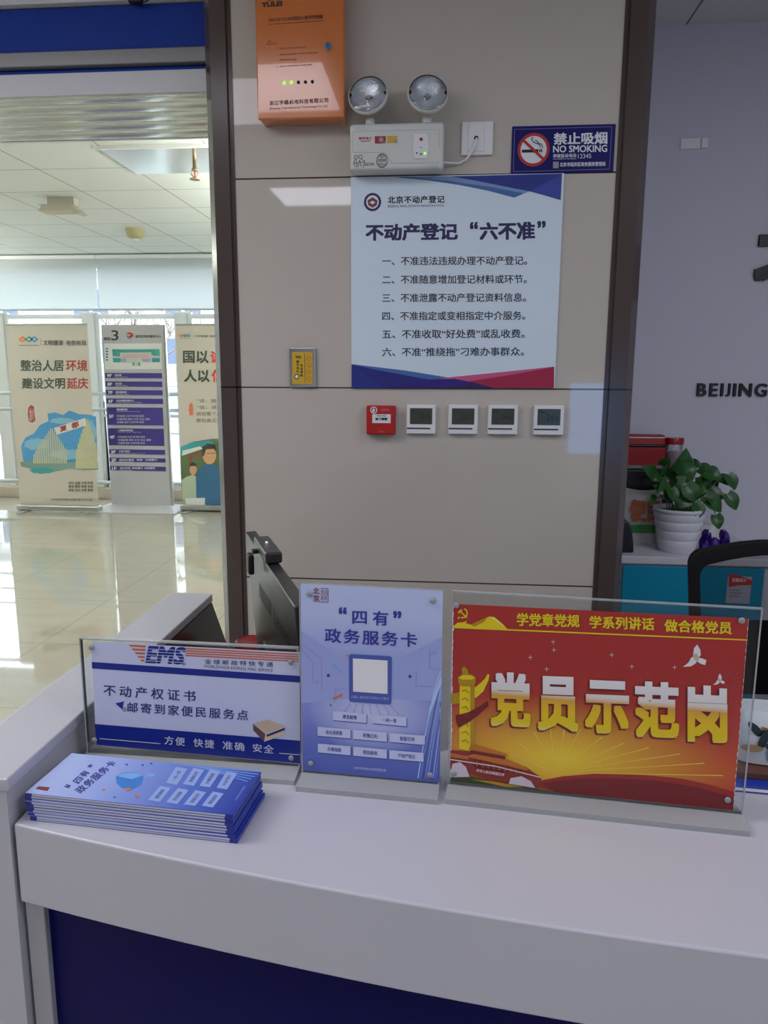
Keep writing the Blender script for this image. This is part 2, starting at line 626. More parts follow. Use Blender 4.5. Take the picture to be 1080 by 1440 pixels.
def ceiling_light(x0, x1, y0, y1, z, strength, col, label):
    t = thing('ceiling_light', label, 'ceiling light', ((x0 + x1) / 2, (y0 + y1) / 2, z), group='lamps set in the ceilings')
    a, b = (x1 - x0) / 2, (y1 - y0) / 2
    mb = MB()
    for q in ((-a - 0.02, a + 0.02, -b - 0.02, -b), (-a - 0.02, a + 0.02, b, b + 0.02), (-a - 0.02, -a, -b, b), (a, a + 0.02, -b, b)):
        mb.box(*q, -0.012, 0, m_lrim)
    mb.build('rim', t)
    dm = mat('diffuser %g' % strength, (240, 240, 240), 0.6, emit=col, estr=strength)
    mb = MB(); mb.face([(-a, -b, -0.006), (-a, b, -0.006), (a, b, -0.006), (a, -b, -0.006)], dm)
    mb.build('diffuser', t)


ceiling_light(-1.29, -0.69, -1.41, -0.85, CEIL, LOBBY_LAMP_A, (240, 242, 255), 'square ceiling lamp mirrored beside the six-line notice')
ceiling_light(-1.26, -0.56, 0.45, 1.05, CEIL, LOBBY_LAMP_B, (248, 244, 255), 'ceiling lamp mirrored in the orange control box')
ceiling_light(-0.55, 0.55, -2.5, -1.4, CEIL, LOBBY_FILL, (240, 240, 255), 'unseen fill lamp added in the ceiling behind the camera')  # added out of view to brighten counter and tiled wall
ceiling_light(-0.6, 0.6, -4.6, -3.4, CEIL, LOBBY_FILL, (240, 240, 255), 'unseen fill lamp added in the ceiling farthest behind the camera')  # second fill panel added behind the camera
ceiling_light(-3.0, -1.45, 0.1, 1.05, CEIL, SIDE_FILL, (244, 244, 255), 'unseen fill lamp added over the passage left of the counter')  # added beside the mirrored lamp to lift wall and counter
ceiling_light(1.3, 2.3, -0.6, 0.2, CEIL, SIDE_FILL, (240, 240, 255), 'unseen fill lamp added in front of the right end of the counter')  # added to lift the lower wall and the counter
ceiling_light(1.3, 2.1, 0.7, 1.3, CEIL, DESK_FILL, (238, 238, 255), 'unseen fill lamp added over the staff side, right of the pillar')  # added to brighten the white back wall and the cabinet
ceiling_light(-3.6, -2.4, 3.3, 3.9, HCEIL, HALL_FILL, (255, 255, 240), 'unseen hall fill lamp added just behind the metal strip soffit')  # added out of view as fill for the hall
ceiling_light(-6.8, -5.6, 4.4, 5.8, HCEIL, HALL_FILL, (255, 255, 240), 'unseen hall fill lamp added beyond the left edge of the opening')  # added hall fill, outside the view to the left
ceiling_light(-1.3, -0.4, 5.4, 6.8, HCEIL, HALL_FILL, (255, 255, 240), 'unseen hall fill lamp added behind the pillar')  # added hall fill, hidden by the pillar



def hanging_fill(x, y0, y1, label):  # unseen uplight added to brighten the hall ceiling
    t = thing('suspended_fill', label, 'added fill lamp', (x, (y0 + y1) / 2, 2.5), group='unseen uplights added in the hall')
    h = (y1 - y0) / 2
    dm = mat('fill lamp diffuser', (240, 240, 240), 0.6, emit=(255, 255, 244), estr=HALL_UP_FILL)
    mb = MB(); mb.box(-0.16, -0.14, -h, h, -0.03, 0.03, m_lrim); mb.box(0.14, 0.16, -h, h, -0.03, 0.03, m_lrim); mb.box(-0.16, 0.16, -h - 0.02, -h, -0.03, 0.03, m_lrim); mb.box(-0.16, 0.16, h, h + 0.02, -0.03, 0.03, m_lrim); mb.build('frame', t)
    mb = MB(); mb.box(-0.14, 0.14, -h, h, -0.02, 0.012, m_lrim); mb.build('tray', t)
    mb = MB(); mb.box(-0.13, 0.13, -h + 0.01, h - 0.01, 0.012, 0.024, dm); mb.build('diffuser', t)
    for q in (-h * 0.7, h * 0.7):
        mb = MB(); mb.tube([(0, q, 0.02), (0, q, HCEIL - 2.5)], 0.003, m_lrim, 6); mb.build('hanger', t)


hanging_fill(-0.75, 3.9, 7.9, 'unseen long uplight added in the hall behind the pillar')
hanging_fill(-6.0, 3.9, 7.9, 'unseen long uplight added in the hall beyond the left edge of the view')

# ------------------------------------------------------------------ hall: blinds, railing, outside
m_blind = mat('white roller blind cloth', (214, 219, 220), 0.85, spec=0.2, bump=0.1, bscale=140)
nt_ = m_blind.node_tree
tl_ = nt_.nodes.new('ShaderNodeBsdfTranslucent'); tl_.inputs[0].default_value = (0.62, 0.66, 0.68, 1)
mx_ = nt_.nodes.new('ShaderNodeMixShader'); mx_.inputs[0].default_value = 0.36
ou_ = nt_.nodes['Material Output']; pb_ = nt_.nodes['Principled BSDF']
nt_.links.new(pb_.outputs[0], mx_.inputs[1]); nt_.links.new(tl_.outputs[0], mx_.inputs[2]); nt_.links.new(mx_.outputs[0], ou_.inputs[0])
bx = onY(137, 400, YWIN - 0.1).x
zt, zb = onY(150, 359, YWIN - 0.1).z, onY(150, 437, YWIN - 0.1).z
for k, (a, b, lab) in enumerate(((bx - 2.6, bx - 0.005, 'white roller blind lowered over the hall windows, left of the blind seam'), (bx + 0.005, bx + 2.6, 'white roller blind lowered over the hall windows, next to the dark pillar frame'))):
    t = thing('roller_blind', lab, 'roller blind', ((a + b) / 2, YWIN - 0.1, zb), group='roller blinds on the window wall')
    hw = (b - a) / 2
    mb = MB()
    mb.grid(lambda u, v: (-hw + 2 * hw * u, 0.006 * math.sin(v * 9 + u * 3) * (1 - v), 0.02 + (zt - zb - 0.05) * v), 24, 12, m_blind)
    mb.build('cloth', t)
    mb = MB(); mb.tube([(-hw, 0.0, 0.012), (hw, 0.0, 0.012)], 0.012, m_blind); mb.build('bottom_rail', t)
    mb = MB(); mb.box(-hw, hw, -0.03, 0.05, zt - zb - 0.04, zt - zb, m_frame); mb.build('headbox', t)

m_rail = mat('pale steel rail', (188, 196, 196), 0.35, metal=0.5)
t = thing('safety_railing', 'pale steel safety railing along the hall windows behind the banners', 'railing', (-4.0, 8.35, 0))
for z in (onY(10, 553, 8.35).z, onY(10, 575, 8.35).z, onY(10, 676, 8.35).z):
    mb = MB(); mb.tube([(-3.6, 0, z), (4.2, 0, z)], 0.022, m_rail); mb.build('rail', t)
for i in range(6):
    px = -3.5 + i * 1.5
    mb = MB(); mb.tube([(px, 0, 0), (px, 0, 1.33)], 0.02, m_rail); mb.lathe([(0.05, 0), (0.05, 0.012)], m_rail, (px, 0, 0), n=20); mb.build('post', t)

m_ext = mat('pale exterior render', (150, 152, 152), 0.9)
m_ext2 = mat('white exterior siding', (168, 172, 174), 0.9)
m_extw = mat('dark blue window glass', (52, 66, 92), 0.2)
m_ground = mat('outdoor paving', (120, 122, 120), 0.9)
mb = MB(); mb.box(-40, 30, YWIN + 0.4, 70, -0.5, -0.4, m_ground); struct(mb.build('ground'))
t = thing('apartment_building', 'pale building with dark windows seen through the hall glass', 'building', (-10, 24, -0.4))
mb = MB(); mb.box(-16, 14, 0, 6, 0, 5.2, m_ext); mb.build('wall', t)
mb = MB(); mb.box(-16.2, 14.2, -0.2, 6.2, 5.2, 5.45, m_ext2); mb.build('roof_edge', t)
mb = MB()
for k in range(10):
    mb.box(-16, 14, -0.06, -0.001, 0.05 + k * 0.19, 0.05 + k * 0.19 + 0.165, m_ext2)
mb.build('siding', t)
for i in range(9):
    for z in (2.2, 3.75):
        x = -14.5 + i * 3.05
        mb = MB(); mb.box(x, x + 1.3, -0.05, -0.001, z, z + 0.95, m_frame); f = mb.build('window_frame', t)
        mb = MB(); mb.box(x + 0.07, x + 0.6, -0.07, -0.052, z + 0.07, z + 0.88, m_extw); mb.box(x + 0.7, x + 1.23, -0.07, -0.052, z + 0.07, z + 0.88, m_extw); mb.build('window_pane', f)
m_bark = mat('bare bark', (110, 100, 92), 0.9)


def bare_tree(x, y, h, label, seed):
    rnd = random.Random(seed)
    t = thing('bare_tree', label, 'tree', (x, y, -0.4), group='bare trees outside the hall windows')
    mb = MB(); mb.tube([(0, 0, 0), (0.05, 0, h * 0.3), (0, 0.03, h * 0.55)], [0.09, 0.07, 0.05], m_bark, 8); mb.build('trunk', t)
    mb = MB()

    def grow(p, d, L, r, n):
        q = p + d * L
        mb.tube([p, (p + q) / 2 + Vector((rnd.uniform(-.05, .05), 0, 0.02)), q], [r, r * 0.8, r * 0.6], m_bark, 5)
        if n:
            for _ in range(3):
                dd = (d + Vector((rnd.uniform(-.8, .8), rnd.uniform(-.5, .5), rnd.uniform(-.1, .6)))).normalized()
                grow(q, dd, L * 0.68, r * 0.6, n - 1)
    for k in range(4):
        a = k * 1.6
        grow(Vector((0, 0.03, h * 0.5)), Vector((math.cos(a) * 0.6, math.sin(a) * 0.5, 0.8)).normalized(), h * 0.2, 0.03, 3)
    mb.build('branches', t)


bare_tree(onY(190, 440, 13).x, 13, 3.3, 'bare tree outside the glass above the purple directory board', 3)
bare_tree(onY(280, 440, 21).x, 21, 4.0, 'bare tree outside the glass above the banner beside the pillar', 5)

# fixtures of the hall ceiling
m_metal_panel = mat('mirror polished metal', (222, 226, 226), 0.2, metal=0.9)
a, b = onZ(135, 205, HCEIL), onZ(200, 246, HCEIL)
t = thing('access_panel', 'mirror-bright metal panel set in the hall ceiling above the sprinkler', 'ceiling panel', (a.x, a.y, HCEIL))
mb = MB(); mb.box(0.0, 1.3, 0.02, 0.6, -0.012, 0, m_metal_panel); mb.build('panel', t, bevel=0.002)
mb = MB(); mb.box(-0.02, 1.32, -0.0, 0.02, -0.02, 0, m_frame); mb.build('edge_strip', t)
m_beige = mat('beige plastic', (196, 190, 172), 0.5)
q = onZ(88, 279, HCEIL)
t = thing('exit_indicator', 'beige arrow-shaped box hanging under the hall ceiling', 'ceiling fixture', (q.x, q.y, HCEIL))
mb = MB(); mb.box(-0.11, 0.11, -0.04, 0.04, -0.06, 0, m_beige); mb.build('mount', t, bevel=0.004)
mb = MB(); mb.prism([(-0.16, -0.11), (-0.13, -0.07), (-0.16, -0.06), (0.1, -0.06), (0.18, -0.12), (0.14, -0.13), (0.10, -0.11)], 'y', -0.09, 0.05, m_beige); mb.build('box', t, weld=True)
q = onZ(190, 322, HCEIL)
t = thing('smoke_detector', 'beige round smoke detector under the hall ceiling', 'smoke detector', (q.x, q.y, HCEIL))
m_det = mat('yellowed plastic', (176, 170, 130), 0.5)
mb = MB(); mb.lathe([(0.09, 0), (0.09, -0.03), (0.075, -0.075), (0.04, -0.09)], m_det, n=24); mb.build('body', t)
mb = MB(); mb.lathe([(0.035, -0.088), (0.035, -0.11), (0.01, -0.115)], m_white, n=20); mb.build('sensor_cap', t)
q = onZ(273, 217, HCEIL)
t = thing('sprinkler_head', 'small pendent sprinkler under the mirror-bright ceiling panel', 'sprinkler', (q.x, q.y, HCEIL - 0.012))
m_brass = mat('dull brass', (150, 132, 100), 0.35, metal=0.8)
m_red = mat('signal red', (178, 26, 26), 0.35)
mb = MB(); mb.lathe([(0.012, 0), (0.012, -0.07), (0.02, -0.072), (0.02, -0.085)], m_brass, n=14); mb.build('pipe', t)
mb = MB(); mb.tube([(-0.018, 0, -0.085), (-0.024, 0, -0.105), (0, 0, -0.135)], 0.004, m_brass, 6); mb.tube([(0.018, 0, -0.085), (0.024, 0, -0.105), (0, 0, -0.135)], 0.004, m_brass, 6); mb.lathe([(0.034, -0.135), (0.034, -0.139)], m_brass, n=16); mb.build('deflector', t)
mb = MB(); mb.tube([(0, 0, -0.087), (0, 0, -0.132)], 0.005, m_red, 8); mb.build('bulb', t)

# ------------------------------------------------------------------ hall: roll-up banners and the floor directory
m_bpaper = mat('beige banner print', (206, 199, 188), 0.55)
m_ink_g = mat('dark green ink', (52, 62, 50), 0.6)
m_ink_r = mat('brick red ink', (142, 52, 42), 0.6)
m_ink_k = mat('black ink', (34, 34, 36), 0.6)
m_ink_br = mat('brown ink', (92, 78, 62), 0.6)
m_or = mat('orange ink', (214, 120, 48), 0.6)
m_teal = mat('teal ink', (52, 138, 144), 0.6)
m_sky = mat('sky blue ink', (70, 140, 190), 0.6)
m_sky2 = mat('pale sky ink', (130, 178, 204), 0.6)
m_seagreen = mat('sea green ink', (112, 140, 132), 0.6)
m_wht = mat('white print', (232, 232, 230), 0.5)
m_sail = mat('sail yellow ink', (206, 202, 158), 0.6)
m_cass = mat('banner cassette aluminium', (186, 188, 186), 0.3, metal=0.7)


def blob(cx, cy, rx, ry, seed, n=26, jag=0.16):
    rnd = random.Random(seed)
    return [(cx + rx * (1 + rnd.uniform(-jag, jag)) * math.cos(2 * math.pi * k / n), cy + ry * (1 + rnd.uniform(-jag, jag)) * math.sin(2 * math.pi * k / n)) for k in range(n)]


def banner(xl, xr, yb, ytop, label, draw, wfull=None):
    base = onZ(xl, yb, 0)
    Y = base.y
    xr_ = onY(xr, yb, Y).x if wfull is None else base.x + wfull
    Wd = xr_ - base.x
    H = onY(xl, ytop, Y).z
    t = thing('rollup_banner', label, 'banner', (base.x + Wd / 2, Y, 0), group='roll-up banners by the hall windows')
    fr = standing(base.x + Wd / 2, Y, 0, 0)
    h = Wd / 2
    mb = MB(); mb.box(-h, h, 0, 0.004, 0.05, H - 0.012, m_bpaper); mb.build('print_sheet', t)
    mb = MB(); mb.tube([(-h, 0.002, H - 0.008), (h, 0.002, H - 0.008)], 0.009, m_cass); mb.build('top_bar', t)
    mb = MB(); mb.box(-h - 0.02, h + 0.02, -0.05, 0.06, 0.012, 0.07, m_cass); mb.build('cassette', t, bevel=0.012)
    for sx in (-1, 1):
        mb = MB(); mb.box(sx * h * 0.8 - 0.03, sx * h * 0.8 + 0.03, -0.19, 0.19, 0, 0.012, m_cass); mb.build('foot', t, bevel=0.003)
    mb = MB(); mb.tube([(0, 0.03, 0.07), (0, 0.03, H - 0.02)], 0.011, m_cass); mb.build('pole', t)
    art, let = MB(), MB()
    draw(fr, art, let)
    art.build('artwork_print', t)
    let.build('lettering', t)
    return t


def draw_a(fr, art, let):
    fr.crop(3.375, 0, 420)
    o1, o2, o3 = 0.0015, 0.003, 0.0045
    for x, m in ((107, m_or), (138, m_teal), (163, m_sky)):
        art.sheet(fr, [(x - 20, 193), (x, 177), (x + 20, 193), (x, 209)], m, o1)
        art.sheet(fr, [(x - 7, 193), (x, 187), (x + 7, 193), (x, 199)], m_bpaper, o2)
    art.stroke(fr, [(88, 221), (186, 222)], 3, m_ink_br, o1)
    art.stroke(fr, [(195, 190), (195, 222)], 2, m_ink_br, o1)
    let.text(fr, '文明健康  有你有我', (204, 196, 222, 410, 198, 222), m_ink_k, o2, 0.01)
    let.text(fr, '整治人居', (97, 290, 344, 303, 290, 344), m_ink_g, o2, 0.025)
    let.text(fr, '环境', (313, 290, 344, 415, 290, 344), m_ink_r, o2, 0.025)
    let.text(fr, '建设文明', (103, 375, 428, 309, 375, 428), m_ink_g, o2, 0.025)
    let.text(fr, '延庆', (317, 375, 428, 419, 375, 428), m_ink_r, o2, 0.025)
    art.sheet(fr, [(134, 520), (146, 504), (160, 512), (163, 545), (168, 578), (152, 589), (136, 580), (132, 548)], m_ink_r, o1)
    let.text(fr, '妫川', (140, 520, 580, 160, 520, 580), m_wht, o2, 0.0)
    # wash of sky, clouds, water
    sky = [(100, 700), (120, 660), (160, 640), (190, 600), (230, 580), (225, 545), (262, 540), (300, 552), (330, 530), (375, 548), (420, 550), (456, 560), (463, 780), (400, 800), (300, 790), (200, 800), (110, 770)]
    art.sheet(fr, sky, m_sky, o1)
    for b in (blob(170, 690, 60, 26, 1), blob(330, 740, 100, 22, 2), blob(300, 580, 60, 14, 4), blob(430, 640, 26, 60, 6)):
        art.sheet(fr, b, m_sky2, o1 + 0.0004)
    art.sheet(fr, [(96, 775), (160, 768), (300, 775), (463, 768), (466, 812), (400, 815), (330, 806), (250, 822), (190, 832), (140, 806), (100, 796)], m_seagreen, o1 + 0.0008)
    art.sheet(fr, blob(200, 815, 60, 14, 9), m_teal, o1 + 0.0012)
    # two fans of pale sail masts
    for k in range(19):
        x = 160 + k * 8.6
        top = 760 - 150 * (1 - abs(k - 9.5) / 11) ** 0.9
        art.stroke(fr, [(x, 782), (x + 3, top)], 5, m_sail, o2)
    for k in range(14):
        x = 362 + k * 7.4
        top = 770 - 208 * (1 - abs(k - 6.6) / 8.2) ** 0.8
        art.stroke(fr, [(x, 806), (x + 3, top)], 6, m_sail, o2)
    art.sheet(fr, [(256, 614), (404, 566), (410, 602), (270, 646)], m_wht, o3)
    let.text(fr, '夏都', None, m_ink_r, o3 + 0.0015, 0.04, 2.2, quad=[(282, 608), (372, 580), (376, 608), (286, 634)])
    for k in range(3):
        let.text(fr, ['绿色 低碳 文明 和谐', '尊老 爱幼 邻里 互助', '美丽 延庆 冰雪 夏都'][k], (325, 868 + k * 17, 881 + k * 17, 441, 868 + k * 17, 881 + k * 17), m_ink_k, o2, 0.01)
    let.text(fr, '北京市延庆区精神文明建设委员会办公室', (240, 948, 960, 438, 948, 960), m_ink_br, o2, 0.0)


def draw_b(fr, art, let):
    fr.crop(4.8, 240, 440)
    o1, o2, o3 = 0.0015, 0.003, 0.0045
    for x, m in ((72, m_or), (98, m_teal), (120, m_sky)):
        art.sheet(fr, [(x - 16, 154), (x, 141), (x + 16, 154), (x, 167)], m, o1)
        art.sheet(fr, [(x - 5, 154), (x, 149), (x + 5, 154), (x, 159)], m_bpaper, o2)
    art.stroke(fr, [(58, 173), (138, 174)], 2, m_ink_br, o1)
    let.text(fr, '文明健康  有你有我', (163, 150, 165, 350, 150, 165), m_ink_k, o2, 0.0)
    let.text(fr, '国以', (83, 255, 340, 256, 255, 340), m_ink_g, o2, 0.03)
    let.text(fr, '诚立', (268, 255, 340, 441, 255, 340), mat('bright red ink', (196, 62, 44), 0.6), o2, 0.03)
    let.text(fr, '人以', (90, 382, 467, 264, 382, 467), m_ink_g, o2, 0.03)
    let.text(fr, '信立', (276, 382, 467, 449, 382, 467), MATS['bright red ink'], o2, 0.03)
    art.sheet(fr, [(126, 620), (134, 604), (146, 612), (152, 640), (152, 688), (128, 692), (122, 660)], mat('seal orange ink', (204, 108, 70), 0.6), o1)
    for k, s in enumerate(('“诚，信也', '“信，诚也', '诚信是个人', '是社会正常')):
        x = (175, 178, 172, 172)[k]
        let.text(fr, s, (x, 580 + k * 44, 606 + k * 44, x + 172, 580 + k * 44, 606 + k * 44), m_ink_br, o2, 0.0)
    # printed scene: two men in shirts before foliage
    m_leafp = mat('foliage print', (74, 92, 58), 0.6)
    m_pale = mat('pale shirt print', (176, 190, 166), 0.6)
    m_navy = mat('blue shirt print', (38, 86, 122), 0.6)
    m_skin = mat('skin print', (198, 154, 116), 0.6)
    m_hair = mat('hair print', (40, 36, 34), 0.6)
    art.sheet(fr, [(66, 905), (150, 870), (280, 850), (460, 846), (490, 1340), (86, 1340), (70, 1100)], m_leafp, o1)
    art.sheet(fr, [(66, 905), (130, 878), (260, 862), (300, 880), (160, 925), (66, 960)], m_teal, o1 + 0.0004)
    art.sheet(fr, [(80, 930), (200, 900), (215, 918), (76, 965)], m_wht, o1 + 0.0008)
    art.stroke(fr, [(136, 1010), (140, 965), (210, 955)], 14, m_ink_r, o1 + 0.0012)
    art.sheet(fr, [(74, 1130), (110, 1105), (150, 1092), (200, 1120), (200, 1340), (86, 1340)], m_pale, o2)
    art.sheet(fr, blob(152, 1055, 24, 40, 11, 20, 0.03), m_skin, o2 + 0.0004)
    art.sheet(fr, [(126, 1050), (130, 1020), (152, 1008), (174, 1020), (178, 1050), (170, 1034), (134, 1034)], m_hair, o2 + 0.0008)
    art.sheet(fr, [(170, 1080), (215, 1030), (260, 1015), (380, 1050), (420, 1110), (420, 1340), (175, 1340)], m_navy, o3)
    art.sheet(fr, blob(262, 960, 46, 62, 12, 24, 0.03), m_skin, o3 + 0.0004)
    art.sheet(fr, [(212, 965), (214, 905), (250, 882), (300, 890), (312, 940), (290, 918), (240, 920), (224, 965)], m_hair, o3 + 0.0008)
    art.stroke(fr, [(240, 950), (312, 946)], 4, m_hair, o3 + 0.0012)
    art.sheet(fr, [(100, 1252), (232, 1248), (232, 1328), (104, 1332)], m_wht, o3 + 0.0012)


banner(29, 139, 718, 455, 'beige roll-up banner with blue wash of sails, left of the directory board', draw_a)
banner(258, 303, 718, 455.5, 'beige roll-up banner of two men, half hidden by the dark pillar frame', draw_b, wfull=0.83)

# directory board
base = onZ(197, 716, 0)
DY = base.y
fr = standing(base.x, DY, 0, 0).crop(4.8, 130, 440)
t = thing('floor_directory', 'grey free-standing floor directory board with purple floor plates', 'directory board', (base.x, DY, 0))
m_dgrey = mat('satin grey panel', (186, 186, 190), 0.4)
m_plate = mat('purple floor plate', (46, 38, 110), 0.4)
TL, TR, BL, BR = fr.uv(60, 80), fr.uv(480, 80), fr.uv(128, 1280), fr.uv(520, 1280)
xa, xb = (TL[0] + BL[0]) / 2, (TR[0] + BR[0]) / 2
mb = MB(); mb.box(xa, xb, 0, 0.05, 0.03, TL[1], m_dgrey); mb.build('board', t, bevel=0.004)
mb = MB(); mb.box(xb, xb + 0.025, 0.005, 0.045, 0.03, TL[1], m_cass); mb.build('side_rail', t, bevel=0.003)
hx = (xb - xa) / 2
cxm = (xa + xb) / 2
mb = MB(); mb.prism([(cxm - hx * 1.45, -0.30), (cxm + hx * 1.45, -0.30), (cxm + hx * 1.45, 0.28), (cxm - hx * 1.45, 0.28)], 'z', 0, 0.012, m_dgrey)
mb.raw([(cxm - hx * 1.45, -0.30, 0.012), (cxm + hx * 1.45, -0.30, 0.012), (cxm + hx * 1.45, 0.28, 0.012), (cxm - hx * 1.45, 0.28, 0.012), (xa, -0.02, 0.05), (xb, -0.02, 0.05), (xb, 0.07, 0.05), (xa, 0.07, 0.05)],
       [(0, 1, 5, 4), (1, 2, 6, 5), (2, 3, 7, 6), (3, 0, 4, 7), (4, 5, 6, 7)], m_dgrey)
mb.build('base_plate', t)
o1, o2 = 0.002, 0.004
art, let = MB(), MB()
let.text(fr, '楼层', (76, 164, 186, 122, 164, 186), m_ink_k, o1, 0.03)
let.text(fr, '3', (127, 117, 186, 176, 117, 186), m_ink_k, o1, 0.01)
let.text(fr, '延庆区政务服务中心', (290, 149, 168, 462, 149, 168), m_ink_k, o1, 0.03)
art.sheet(fr, [(224, 138), (250, 130), (274, 140), (276, 156), (258, 170), (240, 160), (262, 148)], m_red, o1)
art.sheet(fr, [(224, 142), (240, 158), (252, 172), (270, 182), (238, 174)], m_sky, o1)
art.build('logo_print', t)
let.build('lettering', t)
mb = MB()
mb.sheet(fr, [(78, 207), (466, 205), (470, 378), (85, 382)], m_wht, o1)
for pts, m in (([(132, 245), (452, 243), (456, 333), (140, 333)], mat('map grey', (196, 204, 204), 0.5)), ([(180, 248), (410, 246), (410, 266), (180, 268)], m_teal), ([(132, 246), (182, 246), (186, 292), (138, 292)], m_teal), ([(405, 246), (452, 245), (455, 290), (408, 290)], m_teal),
               ([(138, 305), (192, 305), (192, 333), (140, 333)], m_teal), ([(402, 305), (455, 305), (456, 332), (404, 333)], m_teal), ([(205, 280), (380, 278), (380, 302), (206, 303)], mat('map pink', (206, 174, 164), 0.5)),
               ([(196, 310), (228, 310), (228, 328), (198, 328)], mat('map lilac', (164, 150, 196), 0.5)), ([(336, 310), (390, 310), (390, 328), (338, 328)], mat('map lilac')), ([(270, 335), (322, 335), (322, 358), (272, 358)], mat('map grey')),
               ([(268, 336), (282, 336), (282, 358), (272, 358)], mat('map green', (70, 150, 90), 0.5)), ([(308, 336), (322, 336), (324, 358), (312, 358)], mat('map green')), ([(150, 252), (178, 262), (180, 286), (168, 290)], mat('map green')), ([(400, 256), (425, 250), (420, 288), (396, 282)], mat('map green'))):
    mb.sheet(fr, pts, m, o2 + 0.0006 * (mb.f.__len__()))
for k in range(5):
    mb.sheet(fr, [(90, 236 + k * 19), (106, 236 + k * 19), (106, 247 + k * 19), (90, 247 + k * 19)], (m_sky, m_teal, m_sky, m_teal, mat('map green'))[k], o2)
mb.build('map_panel', t)
rows = [('9F', 405, 442, '会议室', 'Meeting Room'), ('8F', 462, 500, '办公区', 'Office Area'), ('7F', 520, 557, '综合服务区', 'Service Area'), ('6F', 577, 615, '公共资源交易中心', 'Public Resource Trading'), ('5F', 637, 760, '综合服务区', 'Comprehensive Service'),
        ('4F', 778, 898, '工程建设审批区', 'Construction Approval'), ('3F', 920, 957, '不动产登记', 'Real Estate Registration'), ('2F', 977, 1010, '综合办事区   税务   社保窗口', 'Service hall'), ('1F', 1033, 1068, '导办咨询  综合窗口  自助服务', 'Information')]
for nm, ya, yb, s1, s2 in rows:
    xl = 86 + (ya - 405) / 628 * 33
    xr = 470 + (ya - 405) / 628 * 26
    mb = MB()
    A = fr.uv(xl, ya); B = fr.uv(xr, yb)
    mb.box(A[0], B[0], -0.006, 0.0, B[1], A[1], m_plate)
    po = mb.build('floor_plate', t)
    lt = MB()
    mid = (ya + yb) / 2
    off = 0.008
    lt.text(fr, nm, (xl + 12, mid - 11, mid + 11, xl + 44, mid - 11, mid + 11), m_wht, off, 0.03)
    tall = yb - ya > 60
    lt.text(fr, s1, (xl + 65, ya + 8, ya + 22, xl + 65 + 15 * len(s1), ya + 8, ya + 22), m_wht, off, 0.02)
    lt.text(fr, s2, (xl + 65, ya + 25, ya + 32, xl + 65 + 7.5 * len(s2), ya + 25, ya + 32), m_wht, off, 0.0)
    if tall:
        for k in range(3):
            lt.text(fr, ['市场监管 公安户政 税务 医保', '交通运输 规划 水务 农业 城管', '住建委 园林 生态环境 民防'][k], (xl + 66, ya + 52 + k * 21, ya + 66 + k * 21, xl + 250 + 40 * (k == 1), ya + 52 + k * 21, ya + 66 + k * 21), m_wht, off, 0.0)
    lt.build('lettering', po)

# ------------------------------------------------------------------ on the pillar wall
WALL = Fr((0, YW, 0), (1, 0, 0), (0, 0, 1))


def wall_thing(name, label, cat, px, py, group=None):
    p = onY(px, py, YW)
    t = thing(name, label, cat, (p.x, YW, p.z), 0, group)
    return t, Fr((p.x, YW, p.z), (1, 0, 0), (0, 0, 1))


# orange control box
m_orange = mat('orange enamel', (206, 112, 36), 0.16, spec=0.6, coat=1.0)
m_led = mat('green lamp', (120, 255, 40), 0.3, emit=(120, 255, 40), estr=2.0)
m_blk = mat('black plastic', (18, 18, 20), 0.4)
m_bluelock = mat('blue key lock', (34, 104, 150), 0.3)
m_chrome = mat('chrome', (210, 212, 214), 0.12, metal=1.0)
t, fr = wall_thing('control_box', 'orange enamelled fire shutter control box high on the tiled wall', 'control box', 430, 178)
A, B = fr.uv(372, 180), fr.uv(488.6, 174.5)
zb = (A[1] + B[1]) / 2
D = 0.07
mb = MB(); mb.box(A[0], B[0], -D + 0.012, 0, zb, zb + 0.40, m_orange); mb.build('case', t, bevel=0.004)
mb = MB(); mb.box(A[0] - 0.002, B[0] + 0.002, -D, -D + 0.012, zb - 0.002, zb + 0.40, m_orange); door = mb.build('door', t, bevel=0.004)
fr.crop(7.2, 350, 0)
lt = MB(); o1 = D + 0.0006
m_ink_box = mat('dark brown ink', (62, 30, 14), 0.5)
lt.text(fr, 'YULEI', (128, 24, 76, 338, 8, 60), m_ink_k, o1, 0.05)
lt.text(fr, '★', (170, -24, 14, 280, -32, 6), m_ink_k, o1, 0.0)
lt.text(fr, 'FZK-SZ YL-300型防火卷帘控制器', (203, 184, 222, 752, 144, 188), m_ink_box, o1, 0.012)
lt.stroke(fr, [(203, 247), (752, 210)], 5, m_ink_box, o1)
lt.stroke(fr, [(182, 452), (210, 398), (240, 448), (182, 452)], 4, m_ink_box, o1)
lt.text(fr, '注意', (250, 429, 448, 282, 427, 446), m_ink_box, o1, 0.0)
lt.text(fr, '1、非专业人员禁止 操作控制器', (284, 486, 502, 580, 466, 484), m_ink_box, o1, 0.0)
lt.text(fr, '2、维修时请先切断电源，并由专业人员进行操作', (284, 548, 566, 697, 522, 540), m_ink_box, o1, 0.0)
lt.text(fr, '定期检查保养设备', (308, 600, 616, 482, 592, 608), m_ink_box, o1, 0.0)
lt.text(fr, '3、卷帘门下降时严禁人员 穿越 停留', (284, 666, 684, 635, 644, 662), m_ink_box, o1, 0.0)
lt.text(fr, '浙江宇磊机电科技有限公司', (208, 1022, 1066, 803, 988, 1036), m_ink_k, o1, 0.015, 1.1)
lt.text(fr, 'Zhejiang Yulei Electrical Technology Co.,Ltd', (208, 1090, 1116, 792, 1062, 1088), m_ink_k, o1, 0.0)
lt.build('lettering', door)
